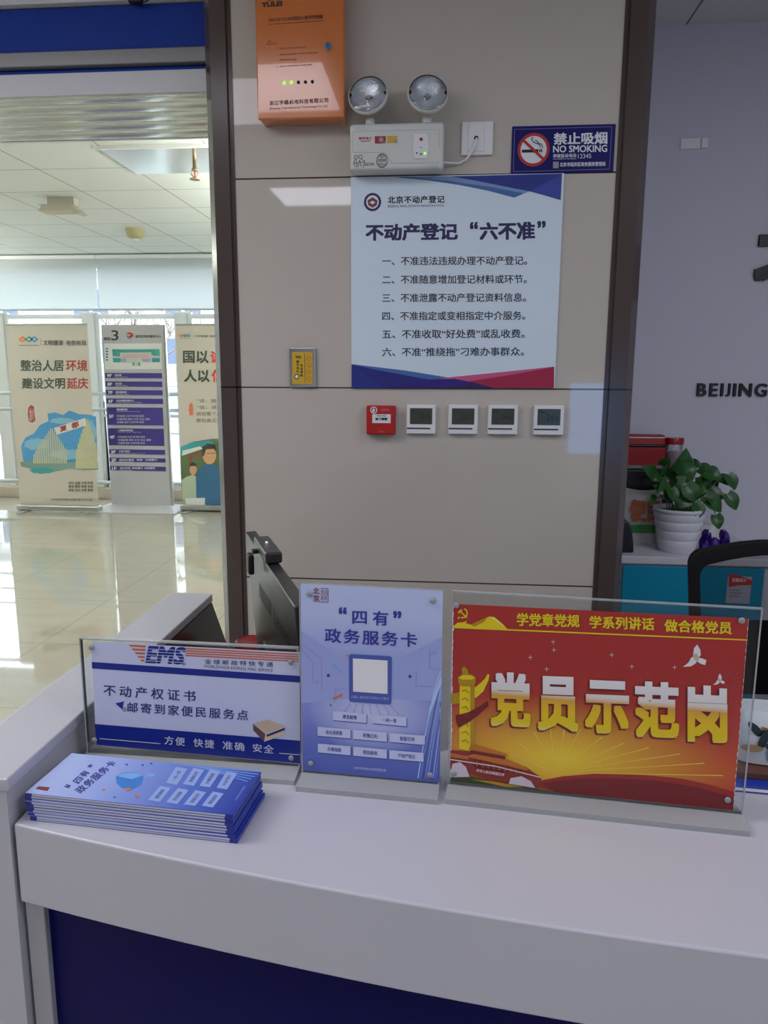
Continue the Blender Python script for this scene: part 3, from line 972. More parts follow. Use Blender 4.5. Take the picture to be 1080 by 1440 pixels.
for k, (x, y) in enumerate(((360, 842), (432, 838), (502, 834), (573, 831), (643, 828))):
    c = fr.uv(x, y, D)
    mb = MB(); mb.lathe([(0.0042, -D), (0.0042, -D - 0.002), (0.003, -D - 0.004), (0.0005, -D - 0.005)], m_led if k < 2 else m_blk, (c[0], 0, c[1]), 'y', 16)
    o = mb.build('indicator_lamp', door)
    o['label'] = 'green lit lamp' if k < 2 else 'dark unlit lamp'
c = fr.uv(805, 472, D)
mb = MB(); mb.lathe([(0.0105, -D), (0.0105, -D - 0.004), (0.009, -D - 0.006)], m_chrome, (c[0], 0, c[1]), 'y', 24); lk = mb.build('lock', door)
mb = MB(); mb.lathe([(0.0085, -D - 0.006), (0.0085, -D - 0.0075)], m_bluelock, (c[0], 0, c[1]), 'y', 24); mb.box(c[0] - 0.001, c[0] + 0.001, -D - 0.008, -D - 0.0074, c[1] - 0.005, c[1] + 0.005, m_blk); mb.build('keyhole', lk)

# emergency light
m_elbody = mat('ivory plastic', (206, 209, 204), 0.35)
m_lens = clear_mat('clear lamp lens', (0.95, 0.97, 0.98), 0.10)
m_refl = mat('ribbed reflector', (232, 236, 240), 0.2, metal=0.55, bump=0.6, bscale=220)
t, fr = wall_thing('emergency_light', 'ivory twin-head emergency light on the wall above the six-line notice', 'emergency light', 557, 247)
fr.crop(7.2, 485, 110)
D = 0.062
A, B = fr.uv(46, 460, D), fr.uv(998, 935, D)
zlo = B[1] + 0.004
mb = MB(); mb.box(A[0], B[0], -D, -0.002, zlo, A[1], m_elbody); body = mb.build('housing', t, bevel=0.010, seg=4)
z_top = A[1]
lt = MB(); ar = MB(); o1, o2 = D + 0.0005, D + 0.001
ar.stroke(fr, [(78, 540), (78, 750), (405, 752), (478, 862), (955, 856)], 3.5, mat('groove grey', (150, 152, 150), 0.5), o1)
ar.stroke(fr, [(78, 540), (955, 518), (958, 700)], 2.5, MATS['groove grey'], o1)
for k in range(4):
    ar.stroke(fr, [(110 + k * 28, 490), (128 + k * 28, 526)], 3, MATS['groove grey'], o1)
    ar.stroke(fr, [(845 + k * 28, 874), (865 + k * 28, 920)], 3, MATS['groove grey'], o1)
lt.text(fr, '敏华电工', (140, 596, 622, 275, 592, 620), m_red, o1, 0.03)
lt.text(fr, 'MINHUA', (160, 630, 644, 258, 628, 642), m_red, o1, 0.02)
ar.sheet(fr, [(302, 588), (414, 585), (414, 658), (304, 662)], mat('sticker crimson', (158, 24, 34), 0.4), o1)
ar.disc(fr, 366, 622, 24, mat('sticker grey', (150, 150, 156), 0.4), o2)
ar.sheet(fr, [(390, 636), (412, 636), (412, 657), (390, 657)], mat('sticker tan', (150, 120, 80), 0.4), o2)
ar.sheet(fr, [(427, 586), (530, 582), (530, 655), (428, 658)], mat('sticker yellow', (206, 170, 40), 0.4), o1)
ar.sheet(fr, [(500, 616), (528, 616), (528, 653), (500, 654)], MATS['sticker grey'], o2)
m_lg = mat('dark green print', (50, 66, 64), 0.5)
for cx, cy in ((112, 800), (158, 795)):
    ar.disc(fr, cx, cy, 20, m_lg, o1, 14)
for pts in ([(100, 825), (88, 860), (96, 890)], [(112, 822), (122, 870), (110, 905)], [(130, 900), (150, 830), (165, 895)], [(160, 820), (200, 835), (185, 905)], [(140, 850), (205, 850)], [(90, 860), (130, 860)]):
    ar.stroke(fr, pts, 6, m_lg, o1)
ar.sheet(fr, [(205, 858), (292, 856), (294, 882), (196, 884)], m_lg, o1)
lt.text(fr, 'FIRE', (206, 862, 880, 288, 860, 878), m_elbody, o2, 0.03)
ar.disc(fr, 376, 835, 58, m_lg, o1, 49, ky=1.15)
ar.sheet(fr, [(326, 815), (428, 812), (428, 848), (326, 850)], m_elbody, o1 + 0.0002)
lt.text(fr, 'CCCF', (334, 818, 846, 420, 815, 843), m_lg, o2, 0.05)
lt.text(fr, '3C', (354, 784, 806, 400, 782, 804), m_lg, o1, 0.02)
for k in range(5):
    ar.stroke(fr, [(346 + k * 15, 858), (350 + k * 13, 888 - abs(k - 2) * 4)], 6, m_lg, o1)
ar.build('mark_print', body)
lt.build('lettering', body)
pn = MB()
hexa = [(703, 565), (835, 561), (855, 690), (835, 812), (703, 816), (688, 690)]
h2 = [Vector(fr.uv(x, y, D)) for x, y in hexa]
pn.prism([(p.x, p.y) for p in h2], 'y', -D - 0.0018, -D + 0.001, m_white)
pan = pn.build('switch_panel', t, weld=True)
for nm, x, y, r, m in (('test_button', 772, 620, 0.0045, m_red), ('indicator_lamp', 812, 763, 0.0028, m_led), ('indicator_lamp', 727, 760, 0.002, m_blk), ('indicator_lamp', 770, 770, 0.002, m_blk), ('indicator_lamp', 768, 702, 0.0014, m_blk)):
    c = fr.uv(x, y, D)
    mb = MB(); mb.lathe([(r, -D - 0.0015), (r, -D - 0.003), (r * 0.5, -D - 0.0042)], m, (c[0], 0, c[1]), 'y', 16); mb.build(nm, pan)
for cx, cy in ((244, 198), (830, 185)):
    hd = thing('lamp_head', None, None)
    hd.parent = t
    c0 = fr.uv(cx, cy, 0.075)
    hd.location = (c0[0], -0.052, c0[1])
    hd.rotation_euler = (math.radians(-17), 0, math.radians(-6 if cx < 500 else 6))
    c = (0.0, 0.0)
    sh = 0.052
    r = 0.0555
    mb = MB(); mb.lathe([(0.012, -0.045), (0.040, -0.052), (r, -0.07), (r, -0.078), (r * 0.94, -0.081)], m_elbody, (c[0], sh, c[1]), 'y', 40, cap=False); mb.build('shell', hd)
    mb = MB(); mb.lathe([(0.008, -0.058), (0.02, -0.061), (0.038, -0.068), (r * 0.93, -0.0775)], m_refl, (c[0], sh, c[1]), 'y', 40, cap=False)
    mb.build('reflector', hd)
    mb = MB(); mb.lathe([(0.010, -0.058), (0.010, -0.064), (0.0075, -0.064), (0.006, -0.060)], m_chrome, (c[0], sh, c[1]), 'y', 20, cap=False); mb.lathe([(0.005, -0.06), (0.005, -0.068), (0.002, -0.072)], m_white, (c[0], sh, c[1]), 'y', 16); mb.build('bulb', hd)
    mb = MB(); mb.lathe([(r * 0.95, -0.0785), (r * 0.8, -0.083), (r * 0.4, -0.087), (0.002, -0.088)], m_lens, (c[0], sh, c[1]), 'y', 40, cap=False); mb.build('lens', hd)
    for sx in (-1, 1):
        mb = MB(); mb.lathe([(0.003, -0.078), (0.003, -0.0845)], m_blk, (c[0] + sx * r * 0.86, sh, c[1]), 'y', 10); mb.build('lens_screw', hd)
    mb = MB(); mb.box(c0[0] - 0.009, c0[0] + 0.009, -0.055, -0.038, z_top + 0.002, c0[1] - r * 0.80, m_elbody); mb.lathe([(0.013, z_top - 0.001), (0.013, z_top + 0.012), (0.008, z_top + 0.016)], m_elbody, (c0[0], -0.047, 0), 'z', 20); mb.build('lamp_neck', t)

# outlet with the lamp's lead
t, fr = wall_thing('wall_outlet', 'white square cable outlet plate beside the emergency light', 'wall outlet', 671, 219)
fr.crop(3.6, 600, 100)
A, B = fr.uv(178, 261), fr.uv(333, 428)
mb = MB(); mb.box(A[0], B[0], -0.009, 0, B[1], A[1], m_white); mb.build('plate', t, bevel=0.003)
A2, B2 = fr.uv(212, 275), fr.uv(288, 411)
mb = MB(); mb.box(A2[0], B2[0], -0.0115, -0.008, B2[1], A2[1], m_white); ins = mb.build('insert', t, bevel=0.0015)
hc = fr.uv(250, 345)
mb = MB(); mb.lathe([(0.006, -0.011), (0.006, -0.0125)], m_blk, (hc[0], 0, hc[1]), 'y', 16); mb.build('cable_hole', ins)
pts = [(WALL.uv(x, y), d) for (x, y), d in (((622, 232.3), 0.03), ((632, 232), 0.02), ((645, 231), 0.008), ((655, 226), 0.008), ((664, 215), 0.014), ((669, 203), 0.022), ((670, 196.5), 0.012))]
mb = MB(); mb.tube([(p[0], YW - d, p[1]) for p, d in pts], 0.0032, m_white, 10)
o = mb.build('power_cable'); tag(o, 'short white cable from emergency light to square outlet', 'cable')

# NO SMOKING plate
m_navy = mat('navy sign blue', (14, 14, 96), 0.4, spec=0.25)
m_signw = mat('sign white', (224, 226, 232), 0.4)
m_sred = mat('prohibition red', (176, 38, 34), 0.4)
t, fr = wall_thing('no_smoking_sign', 'dark blue NO SMOKING plate beside the right pillar frame', 'sign', 790, 244)
fr.crop(3.6, 600, 100)
TL, BR = fr.uv(433, 282), fr.uv(943, 513)
mb = MB(); mb.box(TL[0], BR[0], -0.004, 0, BR[1] + 0.001, TL[1], m_navy); mb.build('plate', t, bevel=0.0008)
o1, o2, o3, o4 = 0.0045, 0.005, 0.0055, 0.006
ar = MB(); lt = MB()
ar.stroke(fr, [(445, 295), (938, 281), (925, 496), (439, 509), (445, 295)], 2.5, mat('thin lilac line', (120, 116, 176), 0.4), o1)
ar.disc(fr, 541, 398, 81, m_sred, o1, ky=1.0)
ar.disc(fr, 541, 398, 66, m_signw, o2, ky=1.0)
ar.sheet(fr, [(482, 398), (566, 395), (566, 411), (482, 413)], m_blk, o3)
ar.sheet(fr, [(570, 395), (576, 395), (576, 411), (570, 411)], m_blk, o3)
ar.sheet(fr, [(579, 394), (585, 394), (585, 410), (579, 410)], m_blk, o3)
ar.stroke(fr, [(574, 388), (573, 374), (560, 366), (545, 362), (534, 352), (532, 340), (540, 334)], 4, m_blk, o3)
ar.stroke(fr, [(585, 388), (586, 376), (578, 368), (566, 366), (560, 354), (548, 350)], 4, m_blk, o3)
ar.stroke(fr, [(490, 350), (592, 446)], 14, m_sred, o4)
lt.text(fr, '禁止吸烟', (643, 313, 373, 915, 306, 369), m_signw, o1, 0.03)
lt.text(fr, 'NO SMOKING', (640, 378, 412, 914, 373, 409), m_signw, o1, 0.02)
lt.text(fr, '举报投诉电话', (640, 420, 439, 758, 417, 436), m_signw, o1, 0.015)
lt.text(fr, 'Complaint Hotline', (640, 441, 450, 757, 439, 448), m_signw, o1, 0.0)
lt.text(fr, '12345', (766, 420, 442, 833, 418, 440), m_signw, o1, 0.0)
ar.sheet(fr, [(640, 459), (668, 458), (668, 491), (640, 492)], mat('worn grey print', (150, 152, 150), 0.5), o1)
lt.text(fr, '北京市延庆区政务服务管理局', (674, 462, 484, 905, 458, 480), m_signw, o1, 0.02)
ar.build('mark_print', t); lt.build('lettering', t)

# six-line notice
m_board = mat('pale blue-white board', (212, 228, 238), 0.4)
m_dkblue = mat('print royal blue', (24, 44, 132), 0.4)
m_midblue = mat('print mid blue', (66, 104, 168), 0.4)
m_ltblue = mat('print light blue', (118, 150, 196), 0.4)
m_title = mat('print indigo', (30, 20, 84), 0.4)
m_text = mat('print charcoal', (46, 50, 60), 0.5)
m_crim = mat('print crimson', (162, 20, 62), 0.4)
m_pink = mat('print pink', (198, 84, 130), 0.4)
m_purp = mat('print deep purple', (44, 14, 92), 0.4)
m_indigo2 = mat('print violet blue', (36, 18, 122), 0.4)
t, fr = wall_thing('notice_board', 'large square white notice board headed in indigo with six numbered lines', 'notice board', 641, 546)
fr.crop(3.375, 480, 240)
TL, BR = fr.uv(46, 33), fr.uv(1010, 1033)
D = 0.006
mb = MB(); mb.box(TL[0], BR[0] + 0.001, -D, 0, BR[1], TL[1], m_board); mb.build('board', t, bevel=0.0008)
o1 = D + 0.0004
ar = MB(); lt = MB()
ar.sheet(fr, [(250, 31), (430, 29), (1046, 16), (1044, 60), (892, 98), (820, 128), (700, 96), (560, 68), (400, 44)], m_midblue, o1)
ar.sheet(fr, [(300, 30), (520, 27), (700, 60), (890, 97), (868, 108), (700, 76), (520, 50), (380, 36)], m_ltblue, o1 + 0.0003)
ar.sheet(fr, [(520, 27), (1047, 14), (1041, 139), (960, 115), (890, 97), (760, 72), (640, 46)], m_dkblue, o1 + 0.0006)
ar.sheet(fr, [(1046, 20), (1041, 138), (965, 114), (893, 97)], mat('print cobalt', (44, 66, 156), 0.4), o1 + 0.0009)
ar.sheet(fr, [(48, 918), (300, 948), (560, 990), (720, 1031), (430, 1031)], m_midblue, o1)
ar.sheet(fr, [(470, 985), (740, 958), (1010, 930), (1009, 1031), (640, 1031)], m_pink, o1 + 0.0003)
ar.sheet(fr, [(600, 1000), (800, 970), (1010, 931), (1009, 1032), (560, 1032)], m_crim, o1 + 0.0006)
ar.sheet(fr, [(48, 919), (250, 1004), (330, 1032), (48, 1032)], m_dkblue, o1 + 0.0006)
ar.sheet(fr, [(48, 919), (180, 948), (420, 992), (540, 990), (640, 1008), (720, 1031), (200, 1032)], mat('print navy', (28, 30, 120), 0.4), o1 + 0.0009)
ar.sheet(fr, [(200, 1020), (430, 990), (540, 988), (640, 1008), (470, 1032), (180, 1032)], m_indigo2, o1 + 0.0012)
ar.sheet(fr, [(470, 1032), (640, 1008), (725, 1032)], m_purp, o1 + 0.0015)
ar.disc(fr, 148, 149, 41, m_title, o1, 30)
ar.disc(fr, 148, 149, 30, m_signw, o1)
ar.sheet(fr, [(148, 126), (172, 142), (168, 164), (148, 176), (128, 164), (124, 142)], mat('emblem brown', (112, 60, 62), 0.5), o1 + 0.0004)
ar.sheet(fr, [(148, 142), (162, 151), (148, 160), (134, 151)], m_signw, o1 + 0.0008)
lt.text(fr, '北京不动产登记', (220, 121, 156, 490, 118, 153), m_ink_k, o1, 0.03, 1.12)
lt.text(fr, 'BEIJING REAL ESTATE REGISTRATION', (221, 163, 178, 487, 160, 174), m_text, o1, 0.0)
lt.text(fr, '不动产登记', (115, 253, 334, 553, 248, 329), m_title, o1, 0.04)
lt.text(fr, '“', (610, 243, 278, 648, 242, 277), m_title, o1, 0.03)
lt.text(fr, '六不准', (656, 246, 329, 920, 241, 327), m_title, o1, 0.04)
lt.text(fr, '”', (930, 239, 273, 970, 238, 272), m_title, o1, 0.03)
for k, (s, xr) in enumerate((('一、不准违法违规办理不动产登记。', 882), ('二、不准随意增加登记材料或环节。', 880), ('三、不准泄露不动产登记资料信息。', 877), ('四、不准指定或变相指定中介服务。', 873), ('五、不准收取“好处费”或乱收费。', 870), ('六、不准“推绕拖”刁难办事群众。', 867))):
    ya = (408, 496, 583, 669, 755, 840)[k]
    lt.text(fr, s, (194, ya, ya + 42, xr, ya - 3, ya + 39), m_text, o1, 0.014)
ar.build('artwork_print', t); lt.build('lettering', t)

# brass-coloured switch plate, call point, thermostats
t, fr = wall_thing('switch_plate', 'silver-framed wall switch plate covered by a yellow sticker', 'switch plate', 426, 546)
fr.crop(2.4545, 390, 470)
A, B = fr.uv(43, 46), fr.uv(135, 184)
mb = MB(); mb.box(A[0], B[0], -0.010, 0, B[1], A[1], m_chrome); mb.build('frame', t, bevel=0.003)
A2, B2 = fr.uv(53, 62), fr.uv(124, 172)
m_stk = mat('yellow sticker', (206, 168, 34), 0.45)
mb = MB(); mb.box(A2[0], B2[0], -0.0108, -0.0098, B2[1], A2[1], m_stk); stk = mb.build('sticker', t)
lt = MB(); o1 = 0.0112
lt.text(fr, '节约', (62, 74, 84, 82, 74, 84), m_ink_k, o1, 0.03)
for k, s in enumerate('随手关灯'):
    lt.text(fr, s, (66, 90 + k * 11, 99 + k * 11, 75, 90 + k * 11, 99 + k * 11), m_ink_k, o1, 0.03)
for k, s in enumerate('节约用电'):
    lt.text(fr, s, (79, 104 + k * 11, 113 + k * 11, 88, 104 + k * 11, 113 + k * 11), m_ink_k, o1, 0.03)
lt.stroke(fr, [(94, 68), (96, 166)], 2, m_ink_br, o1)
for k in range(4):
    lt.disc(fr, 109, 84 + k * 23, 8, m_or, o1, 5)
lt.disc(fr, 67, 146, 9, m_ink_k, o1)
lt.disc(fr, 67, 146, 6, m_signw, o1 + 0.0003)
lt.build('lettering', stk)

m_fred = mat('fire alarm red', (176, 24, 22), 0.35)
t, fr = wall_thing('fire_call_point', 'red square fire alarm call point under the notice board', 'fire alarm call point', 537, 611)
fr.crop(2.4545, 390, 470)
A, B = fr.uv(311, 245), fr.uv(409, 345)
D = 0.03
mb = MB(); mb.box(A[0], B[0], -D, 0, B[1], A[1], m_fred); cs = mb.build('case', t, bevel=0.004)
A2, B2 = fr.uv(328, 276, D), fr.uv(391, 307, D)
mb = MB(); mb.box(A2[0], B2[0], -D - 0.0012, -D + 0.0005, B2[1], A2[1], m_signw); wn = mb.build('press_window', t)
lt = MB()
o1 = D + 0.0018
lt.text(fr, '按下报警', (338, 288, 297, 380, 288, 297), m_ink_k, o1, 0.05)
lt.text(fr, 'PRESS HERE', (344, 279, 284, 376, 279, 284), m_ink_k, o1, 0.0)
lt.build('lettering', wn)
lt = MB(); o1 = D + 0.0006
lt.disc(fr, 333, 262, 12, m_signw, o1, 9)
lt.sheet(fr, [(326, 266), (333, 254), (338, 262), (334, 270)], m_signw, o1)
lt.text(fr, '报警按钮', (358, 257, 266, 386, 257, 266), mat('pink print', (220, 130, 126), 0.5), o1, 0.0)
lt.text(fr, 'FIRE', (350, 334, 339, 368, 334, 339), MATS['pink print'], o1, 0.0)
lt.build('lettering', cs)

m_lcd = mat('grey-green lcd', (62, 70, 58), 0.2)
m_slot = mat('thermostat slot', (60, 62, 60), 0.4)
m_seg = mat('lcd segment', (34, 40, 32), 0.3)
labels = ['white thermostat with grey screen, next to the red fire call point', 'white thermostat with dark screen, second from the red fire call point', 'white thermostat with scuffed rim, third from the red fire call point', 'white thermostat nearest the right pillar frame, blue streak on its screen']
proto = None
boxes = [(446, 243, 546, 345), (589, 244, 690, 346), (724, 245, 827, 347), (880, 247, 985, 349)]
for k, (xa, ya, xb, yb) in enumerate(boxes):
    px, py = (xa + xb) / 2 / 2.4545 + 390, yb / 2.4545 + 470
    if proto is None:
        t, fr = wall_thing('thermostat', labels[0], 'thermostat', px, py, 'thermostats in a row')
        proto = t
        fr.crop(2.4545, 390, 470)
        D = 0.016
        A, B = fr.uv(xa, ya, D), fr.uv(xb, yb, D)
        mb = MB(); mb.box(A[0], B[0], -D, 0, B[1], A[1], m_white); mb.build('case', t, bevel=0.003)
        A2, B2 = fr.uv(458, 255, D), fr.uv(534, 311, D)
        mb = MB(); mb.box(A2[0], B2[0], -D - 0.0006, -D + 0.002, B2[1], A2[1], m_lcd); sc_ = mb.build('screen', t)
        lt = MB()
        lt.text(fr, '24.5', (488, 272, 296, 526, 272, 296), m_seg, D + 0.001, 0.0)
        lt.text(fr, '自动', (463, 262, 270, 480, 262, 270), m_seg, D + 0.001, 0.0)
        lt.build('readout', sc_)
        A3, B3 = fr.uv(447, 322, D), fr.uv(528, 328, D)
        mb = MB(); mb.box(A3[0], B3[0], -D - 0.0006, -D + 0.001, B3[1], A3[1], m_slot); mb.build('button_slot', t)
    else:
        c = copy_tree(proto)
        p = onY(px, py, YW)
        c.location = (p.x, YW, p.z)
        c['label'] = labels[k]

# ------------------------------------------------------------------ reception counter
m_solid = mat('white solid surface', (188, 188, 195), 0.28, spec=0.5, var=0.03, bscale=4, bump=0.02)
m_panelblue = mat('dark blue front panel', (5, 6, 78), 0.45, spec=0.12)
m_leg = mat('grey counter stile', (168, 168, 172), 0.45)
m_darklam = mat('black gloss laminate', (20, 20, 23), 0.2, spec=0.3)
CT = 0.845                                                       # counter height
XI = -0.597                                                      # inner face of the raised return


def yfront(x):
    return 7.715 - math.sqrt(49 - (x - 1.0) ** 2)


t = thing('reception_counter', 'white reception counter with curved front lip over a dark blue panel', 'counter', (0.4, 1.0, 0))
ox, oy = 0.4, 1.0
mb = MB()
N = 40
xs = [XI + (1.9 - XI) * k / N for k in range(N + 1)]
yb_ = 1.30
fronts = [(x - ox, yfront(x) - oy) for x in xs]
mb.prism(fronts + [(1.9 - ox, yb_ - oy), (0.2 - ox, yb_ - oy), (-0.05 - ox, 1.138 - oy), (XI - ox, 1.138 - oy)], 'z', CT - 0.123, CT, m_solid)
wt = mb.build('worktop', t, bevel=0.004, seg=3)
mb = MB()
bk = [(x - ox, yfront(x) - oy + 0.028) for x in xs]
bk2 = [(x, y + 0.03) for x, y in reversed(bk)]
mb.prism(bk + bk2, 'z', 0.02, CT - 0.123, m_panelblue)
mb.build('front_panel', t, weld=True)
mb = MB(); mb.box(XI - ox, XI + 0.028 - ox, yfront(XI) - oy + 0.010, yfront(XI) - oy + 0.10, 0, CT - 0.123, m_leg); mb.build('stile', t, bevel=0.002)
mb = MB(); mb.box(1.86 - ox, 1.9 - ox, yfront(1.9) - oy + 0.06, yb_ - oy, 0, CT - 0.123, m_leg); mb.build('end_panel', t)

RT = 0.915
t = thing('raised_return', 'white raised side wall of the counter, left of the leaflet stack', 'counter wall', (-0.652, 1.3, 0))
mb = MB(); mb.box(-0.056, 0.055, 0.895 - 1.3, 1.795 - 1.3, RT - 0.02, RT, m_solid); mb.build('cap', t, bevel=0.003)
mb = MB()
vs = [(y - 1.3, z) for y, z in ((0.898, 0), (2.2, 0), (2.12, 0.45), (1.79, RT - 0.02), (0.898, RT - 0.02))]
mb.prism(vs, 'x', -0.052, 0.050, m_solid); mb.build('body', t, weld=True)
mb = MB()
vs = [(y - 1.3, z) for y, z in ((1.31, 0.1), (2.18, 0.1), (2.115, 0.45), (1.79, RT - 0.022), (1.31, RT - 0.022))]
mb.prism(vs, 'x', 0.050, 0.054, m_darklam); mb.build('inner_panel', t, weld=True)

# staff desk behind the counter
m_desk = mat('grey desk laminate', (150, 150, 152), 0.45)
t = thing('staff_desk', 'grey staff desk behind the counter carrying the monitor', 'desk', (0.3, 1.58, 0))
mb = MB(); mb.box(-0.83, 0.05, -0.42, 0.30, 0.69, 0.72, m_desk); mb.build('desktop', t, bevel=0.003)
for x in (-0.80, 0.01):
    mb = MB(); mb.box(x, x + 0.03, -0.38, 0.27, 0, 0.69, m_desk); mb.build('side_panel', t)

# ------------------------------------------------------------------ acrylic display stands
m_acr = clear_mat('clear acrylic', (0.93, 0.95, 0.95), 0.07)
m_acre = clear_mat('acrylic edge', (0.78, 0.82, 0.82), 0.09, white=0.35)
m_acrb = clear_mat('acrylic foot', (0.90, 0.92, 0.91), 0.08, white=0.42)
m_pin = mat('clear plastic pin', (146, 150, 152), 0.25)


def stand(name, label, BLp, BRp, TLp, TRp, thick, foot_f=0.036, foot_b=0.04):
    """acrylic T stand; its sheet rises from the counter between two image points"""
    z0 = CT + 0.012
    L, R = onZ(*BLp, z0), onZ(*BRp, z0)
    ang = math.atan2(R.y - L.y, R.x - L.x)
    t = thing(name, label, 'display stand', (L.x, L.y, CT), ang, 'acrylic stands along the counter')
    fr = standing(L.x, L.y, CT, ang)
    Wd = math.hypot(R.x - L.x, R.y - L.y)
    H = (fr.uv(*TLp)[1] + fr.uv(*TRp)[1]) / 2
    e = 0.0012
    mb = MB()
    y0, y1 = 0.0, thick
    mb.face([(0, y0, 0.012), (Wd, y0, 0.012), (Wd, y0, H), (0, y0, H)], m_acr)
    mb.face([(Wd, y1, 0.012), (0, y1, 0.012), (0, y1, H), (Wd, y1, H)], m_acr)
    mb.face([(0, y1, 0.012), (0, y0, 0.012), (0, y0, H), (0, y1, H)], m_acre)
    mb.face([(Wd, y0, 0.012), (Wd, y1, 0.012), (Wd, y1, H), (Wd, y0, H)], m_acre)
    mb.face([(0, y0, H), (Wd, y0, H), (Wd, y1, H), (0, y1, H)], m_acre)
    # polished rim of the front sheet
    for q in ((0, e * 1.6, 0.012, H), (Wd - e * 1.6, Wd, 0.012, H), (0, Wd, H - e * 1.3, H)):
        mb.box(q[0], q[1], -0.0006, 0.001, q[2], q[3], m_acre)
    mb.build('sheet', t)
    mb = MB()
    prof = [(-foot_f, 0), (foot_b, 0), (foot_b, 0.004), (thick + 0.004, 0.0118), (-0.002, 0.0118), (-foot_f, 0.008)]
    mb.prism(prof, 'x', 0, Wd, m_acrb)
    mb.build('foot', t, weld=True)
    return t, fr, Wd, H


def pins(t, fr, pts, off=0.0):
    for x, y in pts:
        c = fr.uv(x, y, 0)
        mb = MB(); mb.lathe([(0.0044, 0.0), (0.0044, -0.0016), (0.003, -0.0026), (0.0008, -0.0029)], m_pin, (c[0], -off, c[1]), 'y', 20)
        mb.build('pin', t)


def insert(t, fr, quad, m, name='print_sheet', off=0.0007, back=None):
    mb = MB()
    mb.sheet(fr, quad, m, off, uv=[(0, 1), (1, 1), (1, 0), (0, 0)])
    mb.sheet(fr, list(reversed(quad)), back or m_wht, off - 0.0003)
    return mb.build(name, t)


# --- left stand: courier notice
m_ppw = mat('notice paper white', (200, 204, 226), 0.3, spec=0.5)
m_ppb = mat('notice blue', (18, 38, 134), 0.3)
m_ppo = mat('notice orange', (206, 96, 40), 0.3)
t, fr, Wd, H = stand('display_stand', 'wide low acrylic stand holding a white and blue postal notice, behind the leaflet stack', (122.5, 1058), (421.5, 1077.5), (119.5, 895.5), (420.5, 914.5), 0.010)
fr.crop(3.176, 100, 820)
insert(t, fr, [(90, 262), (1021, 309), (1023, 808), (112, 722)], m_ppw)
o1, o2, o3 = 0.0011, 0.0015, 0.0019
ar = MB(); lt = MB()
ar.sheet(fr, [(92, 352), (1021, 415), (1021, 444), (94, 381)], m_ppb, o1)
ar.sheet(fr, [(105, 629), (1022, 704), (1023, 806), (114, 722)], m_ppb, o1)
fr.crop(3.724, 140, 860)
for k in range(5):                                                # fan of stripes left of the logo
    f0, f1 = k / 5 + 0.02, k / 5 + 0.115
    lx = lambda f: 152 + (225 - 152) * f
    rx = lambda f: 242 + (225 - 242) * f * 0.55
    yy = lambda f, x: 172 + 93 * f + (x - 152) * 0.05
    ar.sheet(fr, [(lx(f0), yy(f0, lx(f0))), (rx(f0), yy(f0, rx(f0))), (rx(f1), yy(f1, rx(f1))), (lx(f1), yy(f1, lx(f1)))], m_ppo, o1)
for k in range(4):
    ya, yb2 = 190 + k * 12, 222 + k * 12
    ar.sheet(fr, [(454 - k * 1.5, ya), (1042, yb2), (1042, yb2 + 6), (454 - k * 1.5, ya + 6.5)], m_ppo, o1)
lt.text(fr, 'EMS', None, m_ppb, o1, 0.045, 1.05, 0.18, quad=[(243, 178), (452, 187), (446, 278), (240, 270)])
for k in range(5):
    ya = 193 + k * 15.6
    ar.sheet(fr, [(236, ya), (456, ya + 10.5), (456, ya + 13.4), (236, ya + 2.9)], m_ppw, o3)
lt.disc(fr, 441, 273, 9, m_ink_k, o1, 7)
lt.text(fr, 'R', (437, 268, 278, 445, 268, 278), m_ink_k, o1, 0.0)
lt.text(fr, '全球邮政特快专递', (550, 248, 274, 909, 264, 292), mat('notice grey ink', (58, 62, 92), 0.4), o1, 0.006, 1.45)
lt.text(fr, 'WORLDWIDE EXPRESS MAIL SERVICE', (546, 279, 293, 908, 301, 317), MATS['notice grey ink'], o1, 0.0, 1.0, 0.12)
lt.text(fr, '不动产权证书', (21, 382, 440, 504, 415, 474), mat('notice indigo', (30, 40, 112), 0.4), o1, 0.012, 1.45)
lt.text(fr, '邮寄到家便民服务点', (146, 473, 527, 779, 517, 571), MATS['notice indigo'], o1, 0.012, 1.3)
ar.sheet(fr, [(82, 481), (129, 470), (118, 512)], m_ppb, o1)
ar.disc(fr, 130, 513, 11, MATS['notice grey ink'], o1, 8.5)
ar.stroke(fr, [(124, 519), (136, 507)], 2.5, MATS['notice grey ink'], o1)
ar.stroke(fr, [(0, 665), (318, 692)], 4, m_ppw, o2)
ar.stroke(fr, [(941, 742), (1047, 750)], 4, m_ppw, o2)
for s, x0_, x1_, ya, yb2 in (('方便', 340, 447, 651, 660), ('快捷', 492, 600, 663, 673), ('准确', 645, 758, 677, 687), ('安全', 802, 912, 690, 701)):
    lt.text(fr, s, (x0_, ya, ya + 44, x1_, yb2, yb2 + 44), m_ppw, o2, 0.012, 1.2)
# brown parcel printed at the right
m_par = mat('parcel tan print', (200, 176, 150), 0.4)
m_par2 = mat('parcel brown print', (96, 76, 78), 0.4)
m_par3 = mat('parcel pale print', (214, 192, 160), 0.4)
ar.sheet(fr, [(803, 588), (880, 566), (972, 600), (868, 641)], m_par, o2)
ar.sheet(fr, [(803, 588), (868, 641), (862, 682), (805, 622)], m_par2, o2)
ar.sheet(fr, [(868, 641), (972, 600), (968, 645), (862, 682)], m_par3, o2)
ar.sheet(fr, [(874, 646), (970, 608), (969, 620), (876, 656)], m_ppb, o3)
ar.build('artwork_print', t); lt.build('lettering', t)
fr.crop(3.176, 100, 820)
pins(t, fr, [(95, 285), (983, 350), (108, 698), (985, 778)], 0.002)

